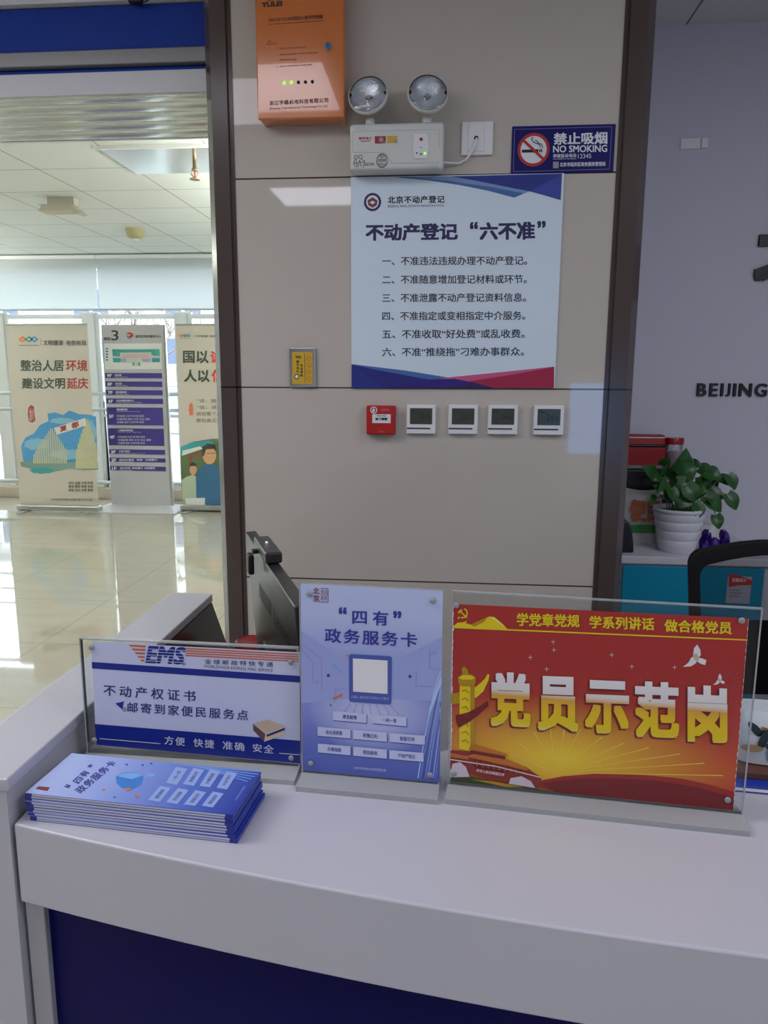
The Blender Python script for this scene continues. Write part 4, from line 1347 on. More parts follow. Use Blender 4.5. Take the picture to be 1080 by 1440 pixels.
# --- middle stand: service card poster
mid_mat = ramp_mat('service poster print', 'UV', 1, [(0.0, (84, 98, 178)), (0.16, (100, 114, 190)), (0.34, (134, 146, 208)), (0.6, (152, 164, 218)), (0.85, (186, 196, 232)), (1.0, (188, 200, 234))], 0.25, glow=(0.5, 0.34, 0.45, 0.22, (196, 202, 236), 0.8))
t, fr, Wd, H = stand('display_stand', 'upright acrylic stand holding the pale blue service poster, middle of the three', (424.5, 1085.5), (618, 1103), (422.3, 820), (623, 830.5), 0.004)
fr.crop(4.643, 410, 810)
insert(t, fr, [(58, 49), (989, 97), (967, 1349), (73, 1269)], mid_mat)
m_s1 = mat('poster pale streak', (176, 206, 244), 0.25)
m_s2 = mat('poster bright streak', (120, 168, 232), 0.25)
m_s3 = mat('poster deep blue', (60, 74, 164), 0.25)
m_s4 = mat('poster mist', (158, 168, 220), 0.25)
m_s5 = mat('poster lilac line', (128, 134, 192), 0.25)
m_btn = mat('poster button', (196, 202, 232), 0.25)
m_pin2 = mat('poster ink', (48, 58, 152), 0.3)
m_psq = mat('poster square blue', (52, 62, 156), 0.25)
ar = MB(); lt = MB()
o1, o2, o3, o4 = 0.0011, 0.0014, 0.0017, 0.0020
# receding corridor
ar.sheet(fr, [(62, 360), (376, 560), (376, 800), (66, 830)], m_s4, o1 - 0.0002)
ar.sheet(fr, [(984, 400), (655, 560), (652, 800), (980, 820)], mat('poster mist two', (156, 168, 219), 0.25), o1 - 0.0002)
for pts in ([(62, 440), (195, 540), (197, 760)], [(62, 470), (140, 570), (135, 700)], [(280, 830), (285, 745), (345, 735)], [(815, 620), (812, 720), (920, 722)], [(900, 480), (900, 600), (975, 610)]):
    ar.stroke(fr, pts, 2.5, m_s5, o1)
for xa, xb in ((385, 330), (425, 400), (468, 460), (510, 520), (552, 580), (600, 640), (640, 700)):
    ar.stroke(fr, [(xa, 835), (xb, 905)], 3, m_s5, o1)
ar.sheet(fr, [(265, 570), (335, 625), (338, 640), (268, 590)], m_s2, o1)
ar.sheet(fr, [(900, 510), (945, 480), (942, 500), (905, 520)], m_s2, o1)
for x, y, s in ((240, 649, 9), (773, 656, 9), (256, 843, 5)):
    ar.sheet(fr, [(x - s, y - s), (x + s, y - s), (x + s, y + s), (x - s, y + s)], m_psq, o1)
ar.sheet(fr, [(265, 798), (330, 766), (333, 785), (275, 806)], m_or, o1)
ar.sheet(fr, [(355, 513), (370, 516), (368, 528), (354, 525)], m_or, o1)
ar.stroke(fr, [(154, 686), (172, 688), (172, 704), (154, 702), (154, 686)], 2.5, m_s5, o1)
# curved light streaks at the lower right
for k in range(9):
    pts = []
    for j in range(9):
        u = j / 8
        pts.append((985 - 150 * (u ** 0.75) * (1 - 0.11 * k) + 10 * k * (1 - u) * 0.3 - 10, 620 + 40 * k + (700 - 40 * k) * u))
    pts = [(min(x, 985 - 22 * (y / 1350)), y) for x, y in pts]
    ar.stroke(fr, pts, (7, 3, 5, 2.5, 6, 3, 4, 2.5, 3)[k], (m_s1, m_s2, m_s3)[k % 3], o1 + 0.00003 * k)
ar.sheet(fr, [(978, 640), (900, 860), (880, 1010), (905, 900), (980, 700)], m_s1, o1 + 0.0003)
# rounded card with a blank white square
ar.sheet(fr, [(385, 510), (645, 524), (655, 536), (652, 828), (642, 840), (388, 822), (377, 812), (375, 520)], mat('poster card blue', (72, 92, 172), 0.25), o2)
ar.sheet(fr, [(400, 538), (627, 552), (627, 770), (402, 755)], m_wht, o3)
lt.text(fr, '扫描二维码即可获取以下服务', (390, 779, 797, 635, 793, 811), mat('poster pale ink', (176, 186, 226), 0.3), o3, 0.0)
ar.disc(fr, 565, 438, 7, m_or, o1)
# red seal
m_seal = mat('seal red print', (128, 58, 70), 0.4)
ar.stroke(fr, [(190, 80), (238, 84), (238, 172), (178, 168)], 4, m_seal, o1)
lt.text(fr, '北', (140, 76, 118, 182, 78, 120), m_seal, o1, 0.02)
lt.text(fr, '京', (142, 122, 168, 182, 124, 170), m_seal, o1, 0.02)
lt.text(fr, '规自', (190, 90, 116, 232, 92, 118), m_seal, o1, 0.0)
lt.text(fr, '政务', (190, 128, 160, 232, 130, 162), m_seal, o1, 0.0)
ar.stroke(fr, [(188, 122), (238, 125)], 3, m_seal, o1)
lt.text(fr, '“', (308, 202, 248, 360, 204, 250), m_pin2, o1, 0.03)
lt.text(fr, '四', (396, 228, 312, 492, 232, 314), m_pin2, o1, 0.022)
lt.text(fr, '有', (530, 228, 322, 632, 231, 325), m_pin2, o1, 0.022)
lt.text(fr, '”', (664, 228, 276, 717, 230, 278), m_pin2, o1, 0.03)
lt.text(fr, '政务服务卡', (216, 340, 433, 820, 371, 466), m_pin2, o1, 0.022, 1.22)
for s, q in (('建言献策', ((270, 881), (490, 900), (489, 960), (270, 941))), ('一问一答', ((528, 903), (750, 922), (750, 982), (528, 961))), ('处长讲政策', ((170, 984), (385, 1002), (385, 1061), (170, 1043))), ('政策红利', ((403, 1004), (622, 1022), (622, 1083), (403, 1064))), ('智能引导', ((640, 1025), (872, 1043), (870, 1103), (640, 1083))),
             ('办事指南', ((172, 1094), (385, 1112), (385, 1171), (172, 1151))), ('规划查询', ((403, 1114), (622, 1133), (622, 1193), (403, 1173))), ('不动产登记', ((639, 1137), (862, 1155), (862, 1214), (639, 1194)))):
    ar.sheet(fr, [(q[0][0] + 3, q[0][1] + 5), (q[1][0] + 4, q[1][1] + 5), (q[2][0] + 4, q[2][1] + 5), (q[3][0] + 3, q[3][1] + 5)], m_s3, o2)
    ar.sheet(fr, list(q), m_btn, o3)
    f = 0.25 if len(s) == 5 else 0.29
    ip = lambda a, b, u: (a[0] + (b[0] - a[0]) * u, a[1] + (b[1] - a[1]) * u)
    tl, tr = ip(q[0], q[1], f), ip(q[0], q[1], 1 - f)
    bl, br = ip(q[3], q[2], f), ip(q[3], q[2], 1 - f)
    lt.text(fr, s, None, m_pin2, o4, 0.008, quad=[ip(tl, bl, 0.28), ip(tr, br, 0.28), ip(tr, br, 0.74), ip(tl, bl, 0.74)])
lt.text(fr, '北京市规划和自然资源委员会', (405, 1243, 1261, 618, 1260, 1279), m_btn, o3, 0.005)
ar.build('artwork_print', t); lt.build('lettering', t)
pins(t, fr, [(121, 115), (925, 158), (128, 1218), (905, 1293)], 0.002)

# --- right stand: red poster
red_mat = ramp_mat('red poster print', 'UV', 1, [(0.0, (170, 48, 38)), (0.2, (192, 80, 42)), (0.42, (178, 60, 46)), (0.7, (164, 44, 42)), (1.0, (168, 46, 42))], 0.22, glow=(0.40, 0.19, 0.62, 0.36, (236, 206, 40), 1.3))
t, fr, Wd, H = stand('display_stand', 'large acrylic stand holding the red and gold poster, widest on the counter', (629.5, 1102), (1044.5, 1145), (624.5, 831.5), (1065.5, 854.5), 0.006)
fr.crop(2.298, 610, 820)
P_TL, P_TR, P_BR, P_BL = (62, 67), (1018, 114), (968, 735), (53, 640)
insert(t, fr, [P_TL, P_TR, P_BR, P_BL], red_mat)
o1, o2, o3, o4 = 0.0011, 0.0014, 0.0017, 0.0020
m_gold = mat('poster gold', (226, 200, 24), 0.3)
m_gold2 = mat('poster dark gold', (176, 138, 22), 0.3)
m_gold3 = mat('poster pale gold', (240, 226, 90), 0.3)
m_dred = mat('poster deep red', (116, 26, 28), 0.3)
m_mred = mat('poster mid red', (150, 42, 34), 0.3)
m_pgrn = mat('poster green', (52, 66, 34), 0.35)
m_roof = mat('poster roof orange', (186, 106, 40), 0.35)
m_pwh = mat('poster white', (226, 222, 220), 0.3)
ar = MB(); lt = MB()
ar.stroke(fr, [(60, 143), (240, 151), (1014, 184)], 4.5, m_gold, o2)
ar.sheet(fr, [(62, 141), (76, 128), (98, 126), (106, 121), (104, 130), (120, 134), (150, 120), (180, 108), (196, 110), (222, 132), (240, 150)], m_gold, o1)
ar.sheet(fr, [(120, 134), (172, 110), (164, 124), (130, 141)], m_gold2, o2)
ar.sheet(fr, [(180, 108), (196, 110), (222, 132), (232, 146), (206, 126)], m_gold3, o2)
# hammer and sickle
arc = [(93 + 15 * math.cos(a), 97 + 15 * math.sin(a)) for a in [math.radians(d) for d in range(-70, 125, 15)]]
ar.stroke(fr, arc, 4.5, m_gold, o1)
ar.stroke(fr, [(84, 110), (78, 114)], 5, m_gold, o1)
ar.stroke(fr, [(86, 92), (108, 112)], 4.5, m_gold, o2)
ar.stroke(fr, [(79, 96), (91, 86)], 6.5, m_gold, o2)
for s, q in (('学党章党规', (268, 96, 138, 471, 101, 143)), ('学系列讲话', (503, 105, 146, 713, 112, 153)), ('做合格党员', (745, 117, 157, 963, 125, 166))):
    lt.text(fr, s, q, m_gold, o2, 0.03, 1.02)
# hill and rays
ar.sheet(fr, [(345, 638), (420, 624), (520, 616), (620, 618), (700, 622), (800, 632), (900, 654), (971, 676), (968, 733), (640, 700), (400, 676), (340, 660)], m_mred, o1)
ar.sheet(fr, [(345, 646), (460, 632), (600, 632), (720, 640), (850, 660), (970, 694), (968, 733), (640, 700), (400, 677)], m_dred, o2)
for k, (dx, dy) in enumerate(((-150, -60), (-120, -95), (-70, -130), (-20, -150), (30, -155), (80, -140), (150, -115), (220, -95), (300, -80), (400, -60), (480, -30), (540, 10))):
    L = math.hypot(dx, dy)
    nx, ny = -dy / L, dx / L
    w2 = 1.4
    ar.sheet(fr, [(395 + dx * 0.2 - nx, 612 + dy * 0.2 - ny), (395 + dx * 0.2 + nx, 612 + dy * 0.2 + ny), (395 + dx + nx * w2, 612 + dy + ny * w2), (395 + dx - nx * w2, 612 + dy - ny * w2)], mat('poster ray', (238, 206, 84), 0.3), o1 + 0.0001)
# ornamental column with cloud boards and a red ribbon
ar.sheet(fr, [(84, 330), (132, 328), (133, 470), (130, 545), (82, 535)], m_gold, o2)
ar.sheet(fr, [(118, 330), (132, 328), (133, 470), (130, 545), (118, 542)], m_gold2, o3)
ar.sheet(fr, [(78, 304), (92, 294), (124, 295), (136, 306), (134, 326), (122, 334), (92, 334), (80, 324)], m_gold2, o3)
ar.sheet(fr, [(80, 306), (94, 297), (122, 298), (133, 307), (122, 312), (92, 312)], m_gold, o4)
ar.sheet(fr, [(92, 294), (90, 276), (98, 268), (108, 278), (114, 294)], m_gold2, o4)
ar.sheet(fr, [(55, 354), (70, 356), (84, 352), (84, 390), (66, 392), (54, 388)], m_gold2, o2)
ar.sheet(fr, [(132, 338), (152, 322), (166, 308), (174, 293), (180, 296), (176, 316), (160, 350), (140, 368), (132, 372)], m_gold, o2)
for k in range(7):
    ar.stroke(fr, [(90, 350 + k * 27), (104, 344 + k * 27), (112, 356 + k * 27)], 3.5, m_gold2, o4)
ar.sheet(fr, [(70, 428), (110, 418), (150, 398), (176, 380), (176, 398), (140, 430), (110, 452), (80, 468), (72, 450)], m_dred, o4)
# gate tower, wall, fountains, lawn
ar.sheet(fr, [(54, 540), (130, 545), (300, 596), (348, 630), (342, 662), (200, 640), (53, 600)], mat('poster wall red', (140, 44, 40), 0.35), o3)
ar.sheet(fr, [(112, 538), (122, 520), (232, 552), (242, 560)], m_roof, o4)
ar.sheet(fr, [(118, 540), (232, 560), (230, 575), (116, 556)], m_dred, o4)
ar.sheet(fr, [(104, 560), (128, 552), (240, 572), (306, 600), (300, 606), (230, 590)], m_roof, o4 + 0.0003)
ar.sheet(fr, [(54, 548), (112, 560), (112, 570), (54, 562)], m_roof, o4)
ar.sheet(fr, [(130, 572), (238, 590), (290, 606), (286, 618), (130, 592)], m_dred, o4 + 0.0006)
for k in range(8):
    ar.stroke(fr, [(140 + k * 18, 574 + k * 4), (140 + k * 18, 592 + k * 3.4)], 3, m_roof, o4 + 0.0008)
ar.stroke(fr, [(54, 570), (200, 592), (346, 628)], 3, m_pwh, o4 + 0.0008)
ar.sheet(fr, [(134, 596), (232, 612), (232, 628), (134, 610)], mat('poster wall red'), o4 + 0.0009)
lt.text(fr, '中华人民共和国万岁', (138, 600, 610, 228, 615, 625), m_pwh, o4 + 0.0012, 0.02)
for x0_, x1_, yt_, yb2 in ((52, 118, 578, 626), (240, 328, 624, 656)):
    ar.sheet(fr, [(x0_, yb2), (x0_ + 8, yt_ + 6), ((x0_ + x1_) / 2, yt_), (x1_ - 14, yt_ + 16), (x1_, yb2 + 6)], mat('poster fountain', (206, 190, 200), 0.35), o4 + 0.001)
ar.sheet(fr, [(54, 628), (120, 626), (200, 642), (300, 658), (420, 679), (53, 640)], m_pgrn, o4 + 0.0012)
ar.sheet(fr, [(120, 634), (200, 642), (290, 660), (230, 658)], m_gold2, o4 + 0.0014)
# doves, sparks
for (dx, dy, s) in ((845, 245, 1.0), (922, 316, 0.5)):
    P = lambda pts: [(dx + a * s, dy + b * s) for a, b in pts]
    ar.sheet(fr, P([(-8, -8), (-4, -34), (6, -47), (16, -30), (18, -12), (8, -2)]), m_pwh, o2)
    ar.sheet(fr, P([(-40, 26), (-22, 12), (-12, -6), (10, -4), (2, 14), (-14, 24)]), m_pwh, o2)
    ar.sheet(fr, P([(4, -6), (22, -2), (36, 4), (32, 20), (18, 16), (6, 8)]), m_pwh, o2)
    ar.sheet(fr, P([(-8, -14), (4, -18), (14, 0), (6, 8), (-4, 0)]), mat('dove shade print', (190, 178, 150), 0.3), o3)
for x, y in ((312, 240), (386, 190), (575, 232), (640, 270), (778, 272), (365, 278), (388, 216)):
    ar.stroke(fr, [(x - 7, y), (x + 7, y)], 1.3, m_pwh, o2)
    ar.stroke(fr, [(x, y - 7), (x, y + 7)], 1.3, m_pwh, o2)
for cx_, cy_, R_ in ((955, 318, 38), (678, 302, 30)):
    for k in range(16):
        a = k * math.pi / 8
        ar.stroke(fr, [(cx_ + R_ * 0.35 * math.cos(a), cy_ + R_ * 0.35 * math.sin(a)), (cx_ + R_ * math.cos(a), cy_ + R_ * math.sin(a))], 1.2, mat('firework print', (176, 72, 76), 0.3), o1)
# worn white paper edge
rnd = random.Random(4)
for k in range(26):
    u = k / 26
    for (A_, B_, sx) in ((P_TR, P_BR, -1), (P_TL, P_BL, 1)):
        x, y = A_[0] + (B_[0] - A_[0]) * u, A_[1] + (B_[1] - A_[1]) * u
        wv = rnd.uniform(1.5, 6 if rnd.random() < 0.3 else 3)
        ar.sheet(fr, [(x, y), (x + sx * wv, y + 6), (x + sx * wv * 0.6, y + 20), (x - 2.0, y + 27)], m_pwh, o2)
ar.build('artwork_print', t); lt.build('lettering', t)
big = ramp_mat('headline white to gold', 'Generated', 2, [(0.0, (220, 204, 120)), (0.10, (222, 196, 24)), (0.38, (226, 186, 20)), (0.56, (214, 160, 60)), (0.66, (222, 214, 206)), (1.0, (226, 226, 226))], 0.3)
lt = MB(); sh = MB()
for s, q in (('党', (183, 286, 462, 313, 291, 468)), ('员', (335, 299, 476, 468, 304, 482)), ('示', (488, 312, 484, 631, 318, 489)), ('范', (650, 316, 499, 793, 322, 504)), ('岗', (820, 328, 512, 949, 334, 518))):
    sh.text(fr, s, (q[0] - 5, q[1] + 4, q[2] + 5, q[3] - 5, q[4] + 4, q[5] + 5), m_dred, o3, 0.055)
    lt.text(fr, s, q, big, o4 + 0.0004, 0.045)
sh.build('headline_outline', t); lt.build('headline_lettering', t)
pins(t, fr, [(73, 70), (993, 119), (65, 612), (948, 697)], 0.0024)

# ------------------------------------------------------------------ leaflet stack
LH = 0.0042
NL = 10
topz = CT + LH * NL
fl = lambda x, y: onZ(x / 2.7, y / 2.7 + 1030, topz)
P0, P1, P2, P3 = fl(95, 229), fl(885, 313), fl(1000, 146), fl(291, 82)
ux = (P1 - P0).normalized()
uy = Vector((-ux.y, ux.x, 0))
LL = (P1 - P0).length
LWd = ((P3 - P0).dot(uy) + (P2 - P1).dot(uy)) / 2
ang = math.atan2(ux.y, ux.x)
m_pages = mat('leaflet pages', (206, 208, 224), 0.6)
m_cover = ramp_mat('leaflet cover print', 'UV', 0, [(0.0, (176, 192, 234)), (0.28, (158, 176, 230)), (0.5, (126, 148, 214)), (0.75, (84, 112, 196)), (1.0, (44, 62, 160))], 0.25)
m_cblue = mat('leaflet blue fold', (34, 44, 140), 0.3)
m_cside = mat('leaflet side blue', (52, 70, 160), 0.3)
ordn = ['bottom leaflet', 'second leaflet from the bottom', 'third leaflet from the bottom', 'fourth leaflet from the bottom', 'fifth leaflet from the bottom', 'fifth leaflet from the top', 'fourth leaflet from the top', 'third leaflet from the top', 'second leaflet from the top']
lproto = None
rnd = random.Random(12)


def make_leaflet(loc):
    t = thing('leaflet', '', 'leaflet', loc, ang, 'stack of blue folded leaflets')
    mb = MB()
    mb.box(0.0, LL, 0.0004, LWd, 0.0004, LH - 0.0007, m_pages)
    mb.build('inner_pages', t)
    mb = MB()
    mb.box(0, LL, 0, LWd, 0.0001, 0.0004, m_cblue)
    mb.box(LL - 0.0004, LL + 0.0002, 0.0, LWd, 0.0004, LH - 0.0007, m_cside)
    mb.box(-0.0002, 0.010, 0.0, 0.0008, 0.0004, LH - 0.0007, m_cblue)
    mb.box(LL - 0.011, LL, 0.0, 0.0008, 0.0004, LH - 0.0007, m_cblue)
    mb.box(0, LL, 0, LWd, LH - 0.0007, LH - 0.0003, m_cblue)
    z = LH - 0.0001
    mb.face([(0, 0, z), (LL, 0, z), (LL, LWd, z), (0, LWd, z)], m_cover, uv=[(0, 0), (1, 0), (1, 1), (0, 1)])
    mb.build('cover', t)
    return t


for k in range(NL):
    dx, dy = (rnd.uniform(-0.002, 0.003), rnd.uniform(-0.0012, 0.0012)) if k < NL - 1 else (0, 0)
    if k < 3:
        dx += 0.004
    loc = Vector((P0.x, P0.y, CT + k * LH)) + ux * dx + uy * dy
    if lproto is None:
        t = lproto = make_leaflet(loc)
    else:
        t = copy_tree(lproto)
        t.location = loc
    t['label'] = (ordn[k] + ' in the blue leaflet stack by the raised counter wall') if k < NL - 1 else 'topmost blue leaflet of the stack, printed cover in full view'
top = t
m_tx = mat('leaflet ink', (52, 58, 140), 0.4)
m_lb = mat('leaflet button', (150, 172, 226), 0.3)
m_cube = mat('leaflet cube blue', (64, 130, 206), 0.3)
m_cube2 = mat('leaflet cube light', (126, 178, 230), 0.3)


class Flat(Fr):
    def pt(s, uv, off=0.0):
        return Vector((uv[0], uv[1], LH + off))


fr = Flat((P0.x, P0.y, topz), ux, uy).crop(2.7, 0, 1030)
ar = MB(); lt = MB()
o1, o2 = 0.0002, 0.0004
lt.text(fr, '“', None, m_tx, o1, 0.03, quad=[(242, 206), (252, 196), (270, 201), (262, 212)])
lt.text(fr, '四有', None, m_tx, o1, 0.02, 1.1, quad=[(272, 184), (318, 142), (344, 150), (300, 197)])
lt.text(fr, '”', None, m_tx, o1, 0.03, quad=[(330, 130), (340, 121), (354, 124), (346, 134)])
lt.text(fr, '政务服务卡', None, m_tx, o1, 0.02, 1.1, quad=[(279, 219), (416, 106), (446, 116), (308, 234)])
ar.sheet(fr, [(134, 214), (146, 204), (190, 208), (180, 222)], m_seal, o1)
ar.sheet(fr, [(440, 168), (466, 152), (520, 150), (545, 166), (538, 196), (505, 214), (462, 210), (442, 192)], m_cube, o1)
ar.sheet(fr, [(446, 166), (468, 154), (520, 152), (540, 164), (500, 178)], m_cube2, o2)
ar.disc(fr, 486, 216, 12, m_or, o2, ky=0.8)
ar.sheet(fr, [(510, 236), (522, 236), (526, 248), (516, 248)], m_or, o2)
ar.sheet(fr, [(390, 213), (400, 213), (398, 220), (388, 219)], m_or, o2)
ar.sheet(fr, [(560, 156), (586, 158), (582, 170), (558, 168)], m_cube2, o1)
for x, y in ((482, 122), (542, 124), (575, 118), (436, 246)):
    ar.sheet(fr, [(x - 4, y - 3), (x + 4, y - 2), (x + 3, y + 3), (x - 5, y + 2)], m_psq, o1)
for k in range(5):
    ar.sheet(fr, [(650 + k * 26, 116 + k * 3), (655 + k * 26, 121 + k * 3), (996 - k * 14, 152 + k * 9), (996 - k * 14, 148 + k * 9)], mat('leaflet streak', (112, 152, 222), 0.3), o1 - 0.0001 + 0.00001 * k)
btn = [('一问一答', ((629, 192), (668, 131), (712, 138), (672, 199))), ('政策红利', ((694, 196), (735, 134), (776, 142), (736, 203))), ('办事指南', ((757, 203), (797, 140), (838, 147), (797, 209))), ('不动产登记', ((822, 210), (860, 147), (901, 154), (862, 217))),
       ('建言献策', ((562, 256), (608, 203), (650, 211), (606, 264))), ('处长讲政策', ((630, 265), (676, 211), (717, 219), (674, 272))), ('智能引导', ((697, 273), (742, 219), (783, 227), (741, 279))), ('规划查询', ((765, 278), (808, 224), (850, 232), (808, 285)))]
for s, q in btn:
    ar.sheet(fr, [q[0], q[3], q[2], q[1]], m_lb, o2)
    a = [Vector(p) for p in q]
    c = sum(a, Vector((0, 0))) / 4
    sh_ = lambda p: c + (p - c) * 0.62
    b0, b1, b2, b3 = [sh_(p) for p in a]
    i1 = lambda p, r, u: tuple(p + (r - p) * u)
    lt.text(fr, s, None, m_tx, o2 + 0.0002, 0.0, quad=[i1(b0, b3, 0.22), i1(b1, b2, 0.22), i1(b1, b2, 0.78), i1(b0, b3, 0.78)])
lt.text(fr, '北京市规划和自然资源委员会', None, m_lb, o1, 0.0, quad=[(888, 258), (926, 202), (935, 203), (897, 260)])
ar.build('artwork_print', top); lt.build('lettering', top)

# ------------------------------------------------------------------ monitor with webcam
MP1, MP2 = Vector((-0.486, 1.718, 0)), Vector((-0.246, 1.145, 0))
MZ = 1.095
ang = math.atan2(MP2.y - MP1.y, MP2.x - MP1.x)
ML = (MP2 - MP1).length
m_mon = mat('black brushed plastic', (44, 42, 42), 0.34, spec=0.6, bump=0.12, bscale=400)
m_monside = mat('matt black plastic', (20, 20, 22), 0.5)
m_scr = mat('dark screen', (14, 16, 20), 0.1)
t = thing('monitor', 'black computer monitor seen from behind, left of the service poster', 'monitor', (MP1.x, MP1.y, 0.72), ang)
H = MZ - 0.72
TILT = math.radians(4.2)
off_l = Vector((0, math.sin(TILT) * H, H - math.cos(TILT) * H))      # the screen leans back about its top edge
mb = MB(); mb.box(0, ML, 0.0, 0.026, H - 0.345, H, m_mon); bs = mb.build('back_shell', t, bevel=0.003)
bs.location = off_l; bs.rotation_euler = (TILT, 0, 0)
mb = MB(); mb.box(0.006, ML - 0.006, 0.026, 0.028, H - 0.339, H - 0.006, m_scr); sc2 = mb.build('screen', t)
sc2.location = off_l; sc2.rotation_euler = (TILT, 0, 0)
mb = MB(); mb.box(ML * 0.5 - 0.03, ML * 0.5 + 0.03, -0.005, 0.02, 0.01, 0.2, m_monside); mb.build('stand_neck', t, bevel=0.004)
mb = MB(); mb.box(ML * 0.5 - 0.13, ML * 0.5 + 0.13, -0.09, 0.11, 0, 0.012, m_monside); mb.build('stand_base', t, bevel=0.004)
uu = Vector((math.cos(ang), math.sin(ang), 0)); nn = Vector((-math.sin(ang), math.cos(ang), 0))
vv = -nn * math.sin(TILT) + Vector((0, 0, math.cos(TILT)))
fr = Fr(Vector((MP1.x, MP1.y, 0.72)) + nn * off_l.y + Vector((0, 0, off_l.z)), uu, vv).crop(7.2, 320, 730)
mb = MB(); mb.face([fr.pt(fr.uv(x, y, 0.0005), 0.0005) for x, y in ((318, 640), (318, 780), (445, 1000), (445, 855))], m_monside); mb.build('recess', bs)
lt = MB()
lt.text(fr, 'Lenovo', None, mat('debossed black', (6, 6, 8), 0.5), 0.0008, 0.02, quad=[(468, 885), (630, 1135), (634, 1310), (470, 1062)])
lt.build('lettering', bs)
# webcam sitting on the top edge
a0 = fr.uv(285, 290)[0]; a1 = fr.uv(405, 470)[0]
zc = H
wc = thing('webcam', 'black clip-on webcam on top of the monitor', 'webcam', (MP1.x, MP1.y, MZ), ang)
L0, L1 = a0, a1
mb = MB(); mb.box(L0, L1, -0.004, 0.030, 0.0035, 0.026, m_mon); mb.build('body', wc, bevel=0.004)
mb = MB(); mb.lathe([(0.004, 0.024), (0.004, 0.030), (0.002, 0.032)], m_chrome, ((L0 + L1) / 2, 0.012, 0), 'z', 14); mb.build('mount_screw', wc)
mb = MB(); mb.box(L0 + 0.045, L0 + 0.075, -0.026, -0.014, -0.04, 0.002, m_monside); mb.build('clip', wc, bevel=0.003)
mb = MB(); mb.box(L0 + 0.05, L0 + 0.07, -0.016, -0.004, 0.0035, 0.010, m_monside); mb.build('hinge', wc)
mb = MB(); mb.lathe([(0.007, 0.030), (0.007, 0.032), (0.005, 0.033)], m_scr, ((L0 + L1) / 2, 0, 0.015), 'y', 18); mb.build('lens', wc)

# red-lidded jar on the desk
m_redlid = mat('glossy red plastic', (150, 18, 24), 0.2)
jp = onZ(346, 900, 0.835)
t = thing('red_jar', 'red lidded jar on the staff desk behind the monitor', 'jar', (-0.502, 1.80, 0.72))
mb = MB(); mb.lathe([(0.036, 0.0), (0.04, 0.004), (0.04, 0.045), (0.036, 0.052)], m_redlid, n=32); mb.build('body', t)
mb = MB(); mb.lathe([(0.041, 0.050), (0.042, 0.054), (0.042, 0.068), (0.037, 0.074), (0.030, 0.071), (0.001, 0.071)], m_redlid, n=32); mb.build('lid', t)

# things behind the red poster on the counter
m_fold = mat('blue folder', (30, 60, 160), 0.35)
p = onZ(1048, 1126, CT)
t = thing('document_folder', 'blue document folder lying behind the red poster stand', 'folder', (p.x + 0.10, p.y + 0.10, CT), math.radians(-5))
mb = MB(); mb.box(-0.115, 0.15, -0.085, 0.085, 0, 0.0105, m_fold); mb.build('cover', t, bevel=0.001)
mb = MB(); mb.box(-0.10, 0.145, -0.0856, 0.08, 0.003, 0.0075, m_wht); mb.build('papers', t)
m_wood = mat('reddish brown wood', (96, 58, 40), 0.5, var=0.2, bscale=20)
t = thing('wooden_tray', 'brown wooden tray on the blue folder', 'tray', (p.x + 0.115, p.y + 0.112, CT + 0.0105), math.radians(-5))
mb = MB(); mb.box(-0.115, 0.13, -0.075, 0.07, 0, 0.011, m_wood); mb.build('board', t, bevel=0.001)
m_floral = mat('floral pouch cloth', (186, 192, 196), 0.7)
t = thing('patterned_pouch', 'pale pouch with teal and black leaf pattern, behind red poster', 'pouch', (p.x + 0.12, p.y + 0.115, CT + 0.0235), math.radians(-5))
mb = MB()
hx_, hy_ = 0.105, 0.055


def pouch(u, v):
    a = 2 * math.pi * u
    c_, s_ = math.cos(a), math.sin(a)
    e = 0.35
    x = math.copysign(abs(c_) ** e, c_) * hx_
    y = math.copysign(abs(s_) ** e, s_) * hy_
    k = 1 - 0.55 * v ** 3
    return (x * (1 - 0.1 * v), y * k, 0.075 * v)


mb.grid(pouch, 40, 10, m_floral, closed_u=True)
mb.face([pouch(i / 40, 1) for i in range(40)], m_floral)
bd = mb.build('body', t)
m_l1 = mat('dark leaf print', (38, 52, 58), 0.7)
m_l2 = mat('teal leaf print', (70, 132, 150), 0.7)
m_l3 = mat('ochre leaf print', (156, 130, 90), 0.7)
mb = MB()
rnd = random.Random(21)
for k in range(26):
    cx_, cz_ = rnd.uniform(-0.09, 0.09), rnd.uniform(0.024, 0.060)
    r_ = rnd.uniform(0.006, 0.013)
    v = cz_ / 0.075
    yy_ = -hy_ * (1 - 0.55 * v ** 3) - 0.0012 - 0.0001 * k
    a = rnd.uniform(0, 6.28)
    pts = []
    for j in range(10):
        b = 2 * math.pi * j / 10
        x, z = r_ * 1.6 * math.cos(b), r_ * 0.55 * math.sin(b)
        pts.append((cx_ + x * math.cos(a) - z * math.sin(a), yy_, cz_ + x * math.sin(a) + z * math.cos(a)))
    mb.face(pts, (m_l1, m_l2, m_l1, m_l3)[k % 4])
mb.build('leaf_print', bd)

# ------------------------------------------------------------------ back wall: lettering, plate
m_let = mat('black wall letters', (12, 22, 24), 0.4)
p = onY(979, 557, YBACK)
t = thing('wall_lettering', 'black raised BEIJING letters on the white back wall', 'wall lettering', (p.x, YBACK, p.z))
scale_h = 0.052


